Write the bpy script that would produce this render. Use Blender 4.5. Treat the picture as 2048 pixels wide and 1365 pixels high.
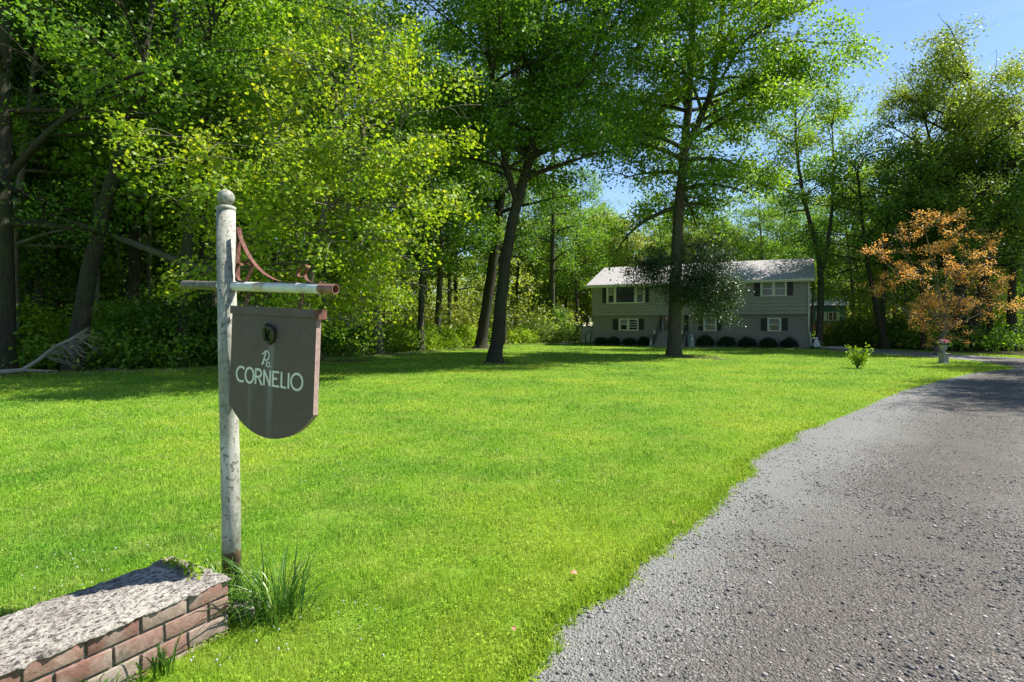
import bpy, math, random
import numpy as np
from mathutils import Vector, Matrix

for o in list(bpy.data.objects): bpy.data.objects.remove(o)
SC = bpy.context.scene
COL = SC.collection
R = math.radians

# ------------------------------------------------------------------ camera
F = 1138.0; HZ = 651.0; CX = 1024.0; CH = 1.6      # focal length in photo pixels, horizon row, centre column, eye height
cam = bpy.data.cameras.new('camera'); cam.lens = F/2048*36; cam.sensor_width = 36
cam.shift_y = -(682.5-HZ)/2048; cam.clip_end = 3000; cam.clip_start = 0.05
camo = bpy.data.objects.new('camera', cam); COL.objects.link(camo)
camo.location = (0, 0, CH); camo.rotation_euler = (R(90), 0, 0)
SC.camera = camo

# ------------------------------------------------------------------ light
EL, AZ = R(52), math.atan2(.965, .26)              # sun direction: from the right, a little behind the scene
SUN = Vector((math.cos(EL)*math.sin(AZ), math.cos(EL)*math.cos(AZ), math.sin(EL)))
sl = bpy.data.lights.new('sun', 'SUN'); sl.energy = 5.0; sl.angle = R(.5); sl.color = (1, .955, .88)
so = bpy.data.objects.new('sun', sl); COL.objects.link(so); so.rotation_euler = (-SUN).to_track_quat('-Z', 'Y').to_euler()
w = bpy.data.worlds.new('World'); SC.world = w; w.use_nodes = True
nt = w.node_tree; bg = nt.nodes['Background']
sky = nt.nodes.new('ShaderNodeTexSky'); sky.sky_type = 'NISHITA'; sky.sun_disc = False
sky.sun_elevation = EL; sky.sun_rotation = AZ; sky.air_density = 1.0; sky.dust_density = .25; sky.ozone_density = 4.5
tc = nt.nodes.new('ShaderNodeTexCoord'); mp = nt.nodes.new('ShaderNodeMapping'); mp.inputs['Scale'].default_value = (1.2, 1.6, 11)
nz = nt.nodes.new('ShaderNodeTexNoise'); nz.inputs['Scale'].default_value = 2.1; nz.inputs['Detail'].default_value = 7; nz.inputs['Roughness'].default_value = .55
cr = nt.nodes.new('ShaderNodeValToRGB'); cr.color_ramp.elements[0].position = .5; cr.color_ramp.elements[1].position = .85
cr.color_ramp.elements[1].color = (.16, .16, .16, 1)
mx = nt.nodes.new('ShaderNodeMixRGB'); mx.inputs[2].default_value = (7.5, 8.2, 9.2, 1)
nt.links.new(tc.outputs['Generated'], mp.inputs[0]); nt.links.new(mp.outputs[0], nz.inputs[0]); nt.links.new(nz.outputs[0], cr.inputs[0])
nt.links.new(cr.outputs[0], mx.inputs[0]); nt.links.new(sky.outputs[0], mx.inputs[1]); nt.links.new(mx.outputs[0], bg.inputs[0])
bg.inputs[1].default_value = .088
SC.view_settings.view_transform = 'Standard'; SC.view_settings.look = 'None'; SC.view_settings.exposure = 1.17; SC.view_settings.gamma = 1
SC.cycles.max_bounces = 12; SC.cycles.diffuse_bounces = 9; SC.cycles.transmission_bounces = 5; SC.cycles.glossy_bounces = 2
SC.cycles.use_denoising = True

# ------------------------------------------------------------------ helpers
def G(px, py, h=0.0):
    """ground point (height h) seen at photo pixel"""
    Z = (CH-h)*F/(py-HZ); return ((px-CX)/F*Z, Z)
def P(px, py, Z): return ((px-CX)/F*Z, Z, CH+(HZ-py)/F*Z)
def tag(o, label=None, cat=None, group=None, kind=None):
    if label: o['label'] = label
    if cat: o['category'] = cat
    if group: o['group'] = group
    if kind: o['kind'] = kind
    return o
def empty(name, loc=(0, 0, 0), rz=0, label=None, cat=None, group=None):
    o = bpy.data.objects.new(name, None); COL.objects.link(o); o.location = loc; o.rotation_euler = (0, 0, rz); o.empty_display_size = .2
    return tag(o, label, cat, group)
def mesh_obj(name, verts, faces, mat=None, parent=None, smooth=False, loc=None, mats=None, midx=None):
    me = bpy.data.meshes.new(name); me.from_pydata([tuple(v) for v in verts], [], [tuple(f) for f in faces]); me.update()
    if mats:
        for m in mats: me.materials.append(m)
        if midx is not None: me.polygons.foreach_set('material_index', midx)
    elif mat: me.materials.append(mat)
    if smooth: me.polygons.foreach_set('use_smooth', [True]*len(me.polygons))
    o = bpy.data.objects.new(name, me); COL.objects.link(o)
    if parent: o.parent = parent
    if loc: o.location = loc
    return o
def fast_mesh(name, V, loops, sizes, mat, parent=None, smooth=False, attr=None):
    """V (n,3); loops flat index array; sizes per-face; attr: per-face float 'var'"""
    me = bpy.data.meshes.new(name)
    V = np.ascontiguousarray(V, dtype=np.float32); loops = np.ascontiguousarray(loops, dtype=np.int32); sizes = np.asarray(sizes, dtype=np.int32)
    me.vertices.add(len(V)); me.vertices.foreach_set('co', V.ravel())
    me.loops.add(len(loops)); me.loops.foreach_set('vertex_index', loops)
    me.polygons.add(len(sizes)); st = np.zeros(len(sizes), np.int32); st[1:] = np.cumsum(sizes)[:-1]
    me.polygons.foreach_set('loop_start', st); me.polygons.foreach_set('loop_total', sizes)
    if smooth: me.polygons.foreach_set('use_smooth', np.ones(len(sizes), bool))
    me.update(calc_edges=True)
    if attr is not None:
        a = me.attributes.new('var', 'FLOAT', 'FACE'); a.data.foreach_set('value', np.asarray(attr, dtype=np.float32))
    me.materials.append(mat)
    o = bpy.data.objects.new(name, me); COL.objects.link(o)
    if parent: o.parent = parent
    return o
def copy_tree(o, parent=None):
    c = o.copy(); COL.objects.link(c)
    if parent: c.parent = parent
    for ch in list(o.children): copy_tree(ch, c)
    return c

class MB:
    """collects boxes, tubes and lathes into one mesh"""
    def __init__(s): s.v = []; s.f = []
    def add(s, vs, fs):
        n = len(s.v); s.v += [tuple(v) for v in vs]; s.f += [tuple(i+n for i in f) for f in fs]; return s
    def box(s, x0, x1, y0, y1, z0, z1, M=None):
        vs = [Vector(p) for p in ((x0,y0,z0),(x1,y0,z0),(x1,y1,z0),(x0,y1,z0),(x0,y0,z1),(x1,y0,z1),(x1,y1,z1),(x0,y1,z1))]
        if M is not None: vs = [M @ p for p in vs]
        return s.add(vs, [(0,3,2,1),(4,5,6,7),(0,1,5,4),(1,2,6,5),(2,3,7,6),(3,0,4,7)])
    def tube(s, pts, rad, n=8, cap=True):
        pts = [Vector(p) for p in pts]
        if not hasattr(rad, '__len__'): rad = [rad]*len(pts)
        base = len(s.v); up = Vector((0, 0, 1)); prev = None
        for i, p in enumerate(pts):
            d = (pts[min(i+1, len(pts)-1)]-pts[max(i-1, 0)]).normalized()
            if prev is None:
                a = d.cross(up) if abs(d.z) < .9 else d.cross(Vector((1, 0, 0)))
            else: a = prev - d*prev.dot(d)
            a.normalize(); b = d.cross(a); prev = a
            for k in range(n):
                t = 2*math.pi*k/n; s.v.append(tuple(p+(a*math.cos(t)+b*math.sin(t))*rad[i]))
        for i in range(len(pts)-1):
            for k in range(n):
                k2 = (k+1) % n; s.f.append((base+i*n+k, base+i*n+k2, base+(i+1)*n+k2, base+(i+1)*n+k))
        if cap:
            s.f.append(tuple(base+k for k in range(n))[::-1]); s.f.append(tuple(base+(len(pts)-1)*n+k for k in range(n)))
        return s
    def lathe(s, prof, n=20, c=(0, 0, 0), cap=True):
        base = len(s.v)
        for r, z in prof:
            for k in range(n):
                t = 2*math.pi*k/n; s.v.append((c[0]+r*math.cos(t), c[1]+r*math.sin(t), c[2]+z))
        for i in range(len(prof)-1):
            for k in range(n):
                k2 = (k+1) % n; s.f.append((base+i*n+k, base+i*n+k2, base+(i+1)*n+k2, base+(i+1)*n+k))
        if cap:
            s.f.append(tuple(base+k for k in range(n))[::-1]); s.f.append(tuple(base+(len(prof)-1)*n+k for k in range(n)))
        return s
    def ribbon(s, pts, width, thick, wdir):
        """flat iron strap: pts centre line, wdir = direction of the width"""
        pts = [Vector(p) for p in pts]; wd = Vector(wdir).normalized(); base = len(s.v)
        for i, p in enumerate(pts):
            d = (pts[min(i+1, len(pts)-1)]-pts[max(i-1, 0)]).normalized(); nn = d.cross(wd).normalized()
            for a, b in ((-1,-1),(1,-1),(1,1),(-1,1)): s.v.append(tuple(p+wd*a*width/2+nn*b*thick/2))
        for i in range(len(pts)-1):
            for k in range(4):
                k2 = (k+1) % 4; s.f.append((base+i*4+k, base+i*4+k2, base+(i+1)*4+k2, base+(i+1)*4+k))
        m = base+(len(pts)-1)*4; s.f.append((base+3, base+2, base+1, base)); s.f.append((m, m+1, m+2, m+3)); return s
    def build(s, name, mat, parent=None, smooth=False, bevel=0, loc=None):
        o = mesh_obj(name, s.v, s.f, mat, parent, smooth, loc)
        if bevel:
            m = o.modifiers.new('bevel', 'BEVEL'); m.width = bevel; m.segments = 2; m.limit_method = 'ANGLE'; m.angle_limit = R(40)
        return o

# ------------------------------------------------------------------ materials
class NT:
    def __init__(s, name):
        s.m = bpy.data.materials.new(name); s.m.use_nodes = True; s.t = s.m.node_tree; s.p = s.t.nodes['Principled BSDF']; s.out = s.t.nodes['Material Output']
    def n(s, typ, ins=None, **props):
        x = s.t.nodes.new('ShaderNode'+typ)
        for k, v in props.items(): setattr(x, k, v)
        for k, v in (ins or {}).items(): s.set(x.inputs[k], v)
        return x
    def set(s, sock, v):
        if isinstance(v, bpy.types.NodeSocket): s.t.links.new(v, sock)
        elif isinstance(v, bpy.types.Node): s.t.links.new(v.outputs[0], sock)
        elif isinstance(v, (tuple, list)) and len(v) == 3 and sock.type == 'RGBA': sock.default_value = (*v, 1)
        else: sock.default_value = v
    def coords(s, scale=(1, 1, 1), kind='Object', rot=(0, 0, 0)):
        c = s.n('TexCoord'); m = s.n('Mapping', {'Vector': c.outputs[kind], 'Scale': scale, 'Rotation': rot}); return m.outputs[0]
    def noise(s, vec, scale, detail=3, rough=.5):
        return s.n('TexNoise', {'Vector': vec, 'Scale': scale, 'Detail': detail, 'Roughness': rough}).outputs[0]
    def ramp(s, fac, stops):
        r = s.n('ValToRGB', {'Fac': fac}); e = r.color_ramp.elements
        while len(e) < len(stops): e.new(.5)
        for i, (p, c) in enumerate(stops):
            e[i].position = p; e[i].color = (*c, 1) if hasattr(c, '__len__') else (c, c, c, 1)
        return r.outputs[0]
    def mix(s, fac, a, b, typ='MIX'):
        x = s.n('MixRGB', {0: fac, 1: a, 2: b}); x.blend_type = typ; return x.outputs[0]
    def bump(s, h, strength=.5, dist=.01, normal=None):
        d = {'Height': h, 'Strength': strength, 'Distance': dist}
        if normal is not None: d['Normal'] = normal
        return s.n('Bump', d).outputs[0]
    def fin(s, col=None, rough=None, bump=None, metal=None, spec=None):
        if col is not None: s.set(s.p.inputs['Base Color'], col)
        if rough is not None: s.set(s.p.inputs['Roughness'], rough)
        if bump is not None: s.set(s.p.inputs['Normal'], bump)
        if metal is not None: s.set(s.p.inputs['Metallic'], metal)
        if spec is not None: s.set(s.p.inputs['Specular IOR Level'], spec)
        return s.m

def leaf_mat(name, cols, trans=.45, tcol=(1.25, 1.25, .5), rough=.5, spec=.3):
    s = NT(name); a = s.n('Attribute', attribute_name='var'); oi = s.n('ObjectInfo')
    v = s.n('Math', {0: a.outputs['Fac'], 1: oi.outputs['Random']}, operation='MULTIPLY_ADD'); v.inputs[1].default_value = 1
    ad = s.n('Math', {0: oi.outputs['Random'], 1: .22}, operation='MULTIPLY'); s.t.links.new(a.outputs['Fac'], v.inputs[0]); s.t.links.new(ad.outputs[0], v.inputs[2])
    k = len(cols)-1
    c = s.ramp(v.outputs[0], [(i/k*1.0, q) for i, q in enumerate(cols)])
    s.fin(c, rough, spec=spec)
    tc_ = s.mix(1, c, tcol, 'MULTIPLY')
    tr = s.n('BsdfTranslucent', {'Color': tc_})
    mxs = s.n('MixShader', {0: trans, 1: s.p.outputs[0], 2: tr.outputs[0]}); s.t.links.new(mxs.outputs[0], s.out.inputs[0]); return s.m

def bark_mat(name, c0, c1, c2, scale=1.0):
    s = NT(name); v = s.coords((9*scale, 9*scale, 1.6*scale)); n1 = s.noise(v, 2.2, 6, .65); v2 = s.coords(); n2 = s.noise(v2, .9, 3)
    col = s.mix(s.ramp(n2, [(.42, 0.), (.62, 1.)]), s.ramp(n1, [(.3, c0), (.7, c1)]), s.ramp(n1, [(.3, tuple(x*.6 for x in c2)), (.7, c2)]))
    return s.fin(col, .95, s.bump(n1, 1, .06), spec=.15)

def simple(name, col, rough=.6, nscale=8, amt=.25, bump=0, metal=0, spec=.4):
    s = NT(name); v = s.coords(); n1 = s.noise(v, nscale, 5, .6)
    c = s.ramp(n1, [(.3, tuple(x*(1-amt) for x in col)), (.7, tuple(min(1, x*(1+amt*.6)) for x in col))])
    return s.fin(c, rough, s.bump(n1, .4, bump) if bump else None, metal, spec)

M = {}
GR = [(.065, .145, .024), (.12, .24, .03), (.19, .32, .036), (.31, .39, .045)]
LT = (1.6, 1.55, .5)
M['leaf_dark'] = leaf_mat('leaf_dark', [(.04, .10, .02), (.07, .16, .024), (.12, .22, .03), (.19, .28, .035)], .45, LT)
M['leaf_mid'] = leaf_mat('leaf_mid', GR, .48, LT)
M['leaf_bright'] = leaf_mat('leaf_bright', [(.08, .17, .02), (.14, .25, .024), (.22, .33, .028), (.36, .40, .035)], .5, (1.6, 1.5, .5))
M['leaf_far'] = leaf_mat('leaf_far', [(.15, .22, .04), (.24, .31, .05), (.33, .37, .07), (.40, .36, .12)], .45, (1.4, 1.4, .6))
M['leaf_gloss'] = leaf_mat('leaf_gloss', [(.035, .07, .025), (.06, .11, .03), (.10, .15, .04), (.18, .22, .07)], .3, rough=.42, spec=.4)
M['leaf_orange'] = leaf_mat('leaf_orange', [(.46, .16, .09), (.60, .29, .09), (.66, .40, .11), (.55, .42, .12)], .45, (1.4, 1.25, .8))
M['leaf_hedge'] = leaf_mat('leaf_hedge', [(.012, .035, .012), (.02, .05, .015), (.03, .065, .02)], .2)
M['leaf_lime'] = leaf_mat('leaf_lime', [(.14, .27, .012), (.24, .38, .016), (.32, .44, .02), (.42, .46, .03)], .45, (1.4, 1.3, .4))
M['bark'] = bark_mat('bark', (.035, .03, .022), (.13, .115, .09), (.10, .115, .055))
M['bark_pale'] = bark_mat('bark_pale', (.09, .075, .06), (.27, .24, .20), (.16, .16, .10))
M['bark_dark'] = bark_mat('bark_dark', (.02, .017, .013), (.075, .065, .05), (.06, .065, .035))
M['deadwood'] = bark_mat('deadwood', (.24, .20, .16), (.52, .48, .41), (.40, .36, .29), 3)

# ------------------------------------------------------------------ ground
rng = np.random.default_rng(7)
drive_edge_px = [(985,1480),(1045,1365),(1100,1310),(1098,1252),(1165,1218),(1238,1182),(1268,1140),(1330,1090),(1400,1040),(1440,1000),(1462,975),(1505,946),
    (1495,925),(1530,906),(1578,884),(1590,868),(1650,848),(1720,820),(1800,785),(1880,763),(1950,747),(2030,738)]
far_front_px = [(2030,735),(1950,722),(1880,716.5),(1800,711),(1740,707),(1680,703.5),(1655,701)]
far_back_px = [(1650,696),(1700,697.5),(1780,700.5),(1860,705),(1920,709.5),(2048,717.5)]
de = [G(*p) for p in drive_edge_px]; fa = [G(*p) for p in far_front_px]; fb = [G(*p) for p in far_back_px]
def smooth(q, n=6):
    q = [Vector(p) for p in q]; out = []
    for i in range(len(q)-1):
        p0, p1, p2, p3 = q[max(i-1, 0)], q[i], q[i+1], q[min(i+2, len(q)-1)]
        for k_ in range(n):
            t = k_/n; out.append(tuple(.5*((2*p1)+(p2-p0)*t+(2*p0-5*p1+4*p2-p3)*t*t+(3*p1-p0-3*p2+p3)*t**3)))
    return out+[tuple(q[-1])]
def jag(pts, amp, step=.12, seed=1):
    r = random.Random(seed); out = []
    for a, b in zip(pts[:-1], pts[1:]):
        L = math.dist(a, b); n = max(1, int(L/(step*(1+.08*a[1]))))
        for i in range(n):
            t = i/n; k = amp*(r.random()-.5)*2 if i else amp*.3*(r.random()-.5)
            nx, ny = -(b[1]-a[1])/L, (b[0]-a[0])/L
            out.append((a[0]+(b[0]-a[0])*t+nx*k, a[1]+(b[1]-a[1])*t+ny*k))
    return out+[pts[-1]]
drive_poly = jag(smooth(de), .025) + fa + fb + [(34, 27.5), (60, 27), (60, -14), (-2, -14), (-.6, -3), de[0]][:-1]
def inside(X, Y, poly):
    X = np.asarray(X); Y = np.asarray(Y); c = np.zeros(X.shape, bool); n = len(poly)
    for i in range(n):
        x0, y0 = poly[i]; x1, y1 = poly[(i+1) % n]
        if y0 == y1: continue
        c ^= ((y0 > Y) != (y1 > Y)) & (X < (x1-x0)*(Y-y0)/(y1-y0)+x0)
    return c

def lawn_colour(s):
    v = s.coords(kind='Object'); big = s.noise(v, .35, 4, .6); mid = s.noise(v, 2.3, 4, .6); fine = s.noise(v, 60, 3, .7)
    a = s.ramp(big, [(.35, (.12, .23, .018)), (.55, (.17, .28, .02)), (.7, (.24, .32, .025))])
    b = s.mix(s.ramp(mid, [(.45, 0.), (.75, .55)]), a, (.24, .27, .05))
    return b, fine
s = NT('lawn'); c, fine = lawn_colour(s)
c = s.mix(s.ramp(fine, [(.35, .75), (.6, .0)]), c, (.05, .11, .012)); M['lawn'] = s.fin(c, .95, s.bump(fine, .6, .03), spec=.1)
lawn = mesh_obj('lawn', [(-900,-900,0),(900,-900,0),(900,900,0),(-900,900,0)], [(0,1,2,3)], M['lawn']); tag(lawn, kind='structure')

# woodland floor
s = NT('woodland_floor'); v = s.coords(); n1 = s.noise(v, 9, 6, .7); n2 = s.noise(v, .8, 3)
c = s.mix(s.ramp(n2, [(.4, 0.), (.65, .8)]), s.ramp(n1, [(.3, (.03, .022, .012)), (.7, (.17, .12, .075))]), s.ramp(n1, [(.3, (.02, .04, .01)), (.7, (.09, .13, .03))]))
M['woodfloor'] = s.fin(c, .95, s.bump(n1, .9, .05), spec=.1)
edge_px = [(0,757),(200,752),(330,748),(440,742),(640,722),(760,716),(850,706),(930,697),(1000,692),(1100,689.5),(1180,688)]
ep = [G(*p) for p in edge_px]
wf = [(-300, 17.0), (-40, 17.2)] + jag(ep, .25, .3, 5) + [(8, 52), (14, 62), (30, 52), G(1640,694), G(1700,695.5), G(1780,698), G(1860,702), G(1950,707), G(2048,712), (60, 30), (300, 30), (300, 400), (-300, 400)]
woodfloor = mesh_obj('woodland_floor', [(x, y, .004) for x, y in wf], [tuple(range(len(wf)))], M['woodfloor']); tag(woodfloor, kind='structure')

pr_ = random.Random(77)
for px, py, r_ in ((1352,713,1.0),(1402,716,1.1),(1442,719,.45),(960,697,2.4),(990,726,.7),(690,722,1.3)):
    gx, gz = G(px, py); n_ = 40; ph = pr_.random()*6
    pp_ = [(gx+r_*1.25*math.cos(k/n_*6.2832)*(.8+.13*math.sin(3*k/n_*6.2832+ph)+pr_.uniform(-.1, .1)), gz+r_*.9*math.sin(k/n_*6.2832)*(.8+.13*math.cos(2*k/n_*6.2832+ph)+pr_.uniform(-.1, .1)), .005+.0007*pr_.random()) for k in range(n_)]
    o = mesh_obj('bare_ground', pp_, [tuple(range(n_))], M['woodfloor']); tag(o, kind='structure')
# driveway
s = NT('driveway_gravel'); v = s.coords()
vo = s.n('TexVoronoi', {'Vector': v, 'Scale': 95.}); vo2 = s.n('TexVoronoi', {'Vector': v, 'Scale': 42.}); n0 = s.noise(v, .55, 4, .6); n1 = s.noise(v, 4, 5, .65); sep = s.n('SeparateColor', {0: vo.outputs['Color']})
cell = s.ramp(sep.outputs[0], [(0, (.05, .05, .046)), (.5, (.115, .114, .102)), (.8, (.19, .187, .168)), (.95, (.33, .28, .265)), (1, (.45, .37, .33))])
sm = s.ramp(n0, [(.4, 0.), (.62, .8)]); fine = s.ramp(s.noise(v, 240, 2, .7), [(.3, (.115, .114, .102)), (.7, (.195, .192, .172))])
c = s.mix(sm, cell, fine); c = s.mix(s.ramp(n1, [(.48, 0.), (.75, .55)]), c, (.15, .12, .10))
c = s.mix(s.ramp(s.noise(v, 1.7, 4, .6), [(.55, 0.), (.75, .5)]), c, (.06, .055, .055))
e0 = Vector(G(1090, 1290)); e1_ = Vector(G(1880, 765)); ed = (e1_-e0).normalized(); en = Vector((ed.y, -ed.x))
dt = s.n('VectorMath', {0: v, 1: (en.x, en.y, 0)}, operation='DOT_PRODUCT'); off_ = s.n('Math', {0: dt.outputs['Value'], 1: e0.dot(en)}, operation='SUBTRACT')
wb = s.n('Math', {0: s.noise(v, .8, 4, .6), 1: 1.1}, operation='MULTIPLY'); off2 = s.n('Math', {0: off_.outputs[0], 1: wb.outputs[0]}, operation='ADD')
band = s.n('MapRange', {'Value': off2.outputs[0], 'From Min': 0., 'From Max': 5.})
c = s.mix(s.ramp(band.outputs[0], [(.10, .6), (.2, .0), (.34, .0), (.42, .0)]), c, (.235, .24, .225)); c = s.mix(s.ramp(band.outputs[0], [(.2, 0.), (.28, .8), (.42, .75), (.5, .15), (.6, .1), (.68, .7), (.85, .3)]), c, s.mix(.65, c, (.085, .07, .058)))
hgt = s.n('Math', {0: vo.outputs['Distance'], 1: vo2.outputs['Distance']}, operation='ADD')
M['drive'] = s.fin(c, .92, s.bump(hgt.outputs[0], 1, .012), spec=.25)
drv = mesh_obj('gravel_driveway', [(x, y, .008) for x, y in drive_poly], [tuple(range(len(drive_poly)))], M['drive']); tag(drv, kind='structure')

# concrete front path
M['concrete'] = simple('concrete', (.42, .40, .36), .9, 20, .2, .003)

# ------------------------------------------------------------------ lawn blades (uncountable)
s = NT('grass_blades'); a = s.n('Attribute', attribute_name='var'); v = s.coords(kind='Object')
big = s.noise(v, .35, 4, .6); mid = s.noise(v, 2.3, 4, .6)
c = s.ramp(big, [(.36, (.17, .37, .035)), (.5, (.29, .49, .042)), (.64, (.46, .57, .06))])
c = s.mix(s.ramp(mid, [(.42, 0.), (.72, .6)]), c, (.46, .50, .12))
e0 = Vector(G(1090, 1290)); e1_ = Vector(G(1880, 765)); ed = (e1_-e0).normalized(); en = Vector((ed.y, -ed.x))
dt = s.n('VectorMath', {0: v, 1: (en.x, en.y, 0)}, operation='DOT_PRODUCT'); of_ = s.n('Math', {0: dt.outputs['Value'], 1: e0.dot(en)}, operation='SUBTRACT')
of2 = s.n('Math', {0: of_.outputs[0], 1: s.n('Math', {0: mid, 1: 1.2}, operation='MULTIPLY').outputs[0]}, operation='ADD'); yb_ = s.n('MapRange', {'Value': of2.outputs[0], 'From Min': -1.6, 'From Max': .4})
c = s.mix(s.n('Math', {0: yb_.outputs[0], 1: .6}, operation='MULTIPLY').outputs[0], c, (.44, .54, .04))
c = s.mix(1, c, s.ramp(a.outputs['Fac'], [(0, (.42, .55, .5)), (.5, (.9, .95, .8)), (.93, (1.2, 1.1, 1.2)), (1, (1.5, 1.15, 2.8))]), 'MULTIPLY')
s.fin(c, .6, spec=.15); tr = s.n('BsdfTranslucent', {'Color': c}); ms = s.n('MixShader', {0: .42, 1: s.p.outputs[0], 2: tr.outputs[0]}); s.t.links.new(ms.outputs[0], s.out.inputs[0])
M['blade'] = s.m

def blades(name, bx, by, bz, h, wd, mat, var, lean=.5, rng=rng, curl=None):
    n = len(bx); th = rng.uniform(0, 2*np.pi, n); ld = rng.uniform(0, 2*np.pi, n); ln = np.abs(rng.normal(0, lean, n))*h
    if curl is not None: ld, ln = curl
    wx, wy = np.cos(th)*wd/2, np.sin(th)*wd/2; dx, dy = np.cos(ld)*ln, np.sin(ld)*ln
    hz = np.sqrt(np.maximum(h*h-ln*ln*.8, (h*.25)**2))
    V = np.empty((n, 5, 3), np.float32)
    V[:,0] = np.c_[bx-wx, by-wy, bz]; V[:,1] = np.c_[bx+wx, by+wy, bz]
    V[:,2] = np.c_[bx+wx*.8+dx*.35, by+wy*.8+dy*.35, bz+hz*.6]; V[:,3] = np.c_[bx-wx*.8+dx*.35, by-wy*.8+dy*.35, bz+hz*.6]
    V[:,4] = np.c_[bx+dx, by+dy, bz+hz]
    b = np.arange(n, dtype=np.int32)[:,None]*5
    L = (b+np.array([[0,1,2,3,3,2,4]], dtype=np.int32)).ravel(); S = np.tile(np.array([4,3]), n)
    return fast_mesh(name, V.reshape(-1,3), L, S, mat, attr=np.repeat(var, 2))

def vnoise(x, y, sc, seed):
    r = np.random.default_rng(seed); g = r.random((64, 64)); x = x*sc; y = y*sc
    xi = np.floor(x).astype(int); yi = np.floor(y).astype(int); fx = x-xi; fy = y-yi; fx = fx*fx*(3-2*fx); fy = fy*fy*(3-2*fy)
    a = g[xi%64, yi%64]; b = g[(xi+1)%64, yi%64]; c = g[xi%64, (yi+1)%64]; d = g[(xi+1)%64, (yi+1)%64]
    return (a*(1-fx)+b*fx)*(1-fy)+(c*(1-fx)+d*fx)*fy

# wall frame (needed to keep the lawn out of it)
WD = Vector((.494, .869)); WN = Vector((-.869, .494)); WF1 = Vector((-1.473, 2.95)); WW = .5; WH = .30
def wall_pt(a, b): return WF1 + WD*a + WN*b          # a along (negative = toward the road), b across
wall_poly = [tuple(wall_pt(0, 0)), tuple(wall_pt(0, WW)), tuple(wall_pt(-4, WW)), tuple(wall_pt(-4, 0))]
house_L, house_D = 15.7, 8.4
HA = Vector(G(1187, 690)); HB = Vector(G(1620, 697)); HX = (HB-HA).normalized(); HY = Vector((-HX.y, HX.x)); house_L = (HB-HA).length
house_poly = [tuple(HA), tuple(HB), tuple(HB+HY*house_D), tuple(HA+HY*house_D)]

N = 720000
Z = np.exp(rng.uniform(np.log(2.15), np.log(46), N)); X = Z*rng.uniform(-.95, .95, N)
bare = vnoise(X, Z, 2.6, 3)*.6+vnoise(X, Z, 7, 4)*.4
clump = vnoise(X, Z, 3.3, 11)*.5+vnoise(X, Z, 11, 12)*.5
wobx = (vnoise(X, Z, 3, 21)-.5)*.22; wobz = (vnoise(X, Z, 3, 22)-.5)*.22
jx = rng.normal(.03, .055, N)*(1+.05*Z); keep = ~inside(X+wobx*.8+jx, Z+wobz*.55, drive_poly) & ~inside(X, Z, wf) & ~inside(X, Z, wall_poly) & ~inside(X, Z, house_poly)
keep &= (bare < .74) | (rng.random(N) < .35)
# a few worn brown spots in the turf
for px, py, r_ in ((645,1030,.16),(150,872,.5),(290,980,.16),(800,940,.1),(1352,713,1.0),(1400,716,1.1),(1440,719,.5),(960,697,2.4),(990,726,.7),(690,722,1.3)):
    gx, gz = G(px, py); keep &= ((X-gx)**2+(Z-gz)**2 > (r_*(.6+.8*vnoise(X, Z, 9, 31)))**2) | (rng.random(N) < .2)
X, Z, clump = X[keep], Z[keep], clump[keep]; n = len(X)
hh = (.018+.05*clump**2+.014*rng.random(n))*(1+.15*(rng.random(n) < .03)*3)
ww = np.maximum(.0022, .00092*Z)*rng.uniform(.7, 1.4, n)
var = np.clip(rng.normal(.48, .24, n)-.25*(clump-.5), 0, .93); var = np.where(rng.random(n) < .045, 1, var)
g = blades('lawn_grass', X, Z, np.zeros(n), hh, ww, M['blade'], var, .75); tag(g, 'short sunlit green grass of the front lawn', 'grass', kind='stuff')

nb_ = 75000; zc_ = np.exp(rng.uniform(np.log(2.15), np.log(16), nb_)); xc_ = zc_*rng.uniform(-.95, .7, nb_)
kk = ~inside(xc_+rng.normal(0, .04, nb_), zc_, drive_poly) & ~inside(xc_, zc_, wall_poly) & ~inside(xc_, zc_, wf) & (vnoise(xc_, zc_, 1.7, 91)*.5+vnoise(xc_, zc_, 6, 92)*.5 > .42)
cc_ = np.c_[xc_, zc_, .012+.035*rng.random(nb_)][kk]; nn2 = len(cc_)
nr = rng.normal(0, .5, (nn2, 3)); nr[:,2] += 1; nr /= np.linalg.norm(nr, axis=1)[:,None]; tt_ = rng.normal(0, 1, (nn2, 3)); tt_ -= nr*np.sum(tt_*nr, 1)[:,None]; tt_ /= np.linalg.norm(tt_, axis=1)[:,None]; bb_ = np.cross(nr, tt_)
LL = (.0045+.0009*cc_[:,1])*rng.uniform(.7, 1.8, nn2); LL = LL[:,None]; WW_ = LL*rng.uniform(.25, .5, nn2)[:,None]
VV = np.stack([cc_-tt_*LL, cc_+bb_*WW_, cc_+tt_*LL, cc_-bb_*WW_], 1)
g = fast_mesh('clover_leaves', VV.reshape(-1, 3), np.arange(nn2*4), np.full(nn2, 4), M['blade'], attr=np.clip(rng.normal(.35, .22, nn2), 0, .93)); tag(g, 'low clover and broad weeds mixed through the lawn', 'clover', kind='stuff')
ne = 9000; te = rng.uniform(0, len(de)-6.001, ne); je = te.astype(int); fe = te-je; DE = np.array(de)
xe = DE[je,0]+(DE[je+1,0]-DE[je,0])*fe; ye = DE[je,1]+(DE[je+1,1]-DE[je,1])*fe; lob = vnoise(xe, ye, 5, 131)-.45
xe += np.clip(lob, 0, 1)*.28*rng.random(ne)+rng.normal(-.04, .035, ne)*(1+.1*ye); ye += rng.normal(0, .03, ne)
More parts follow.
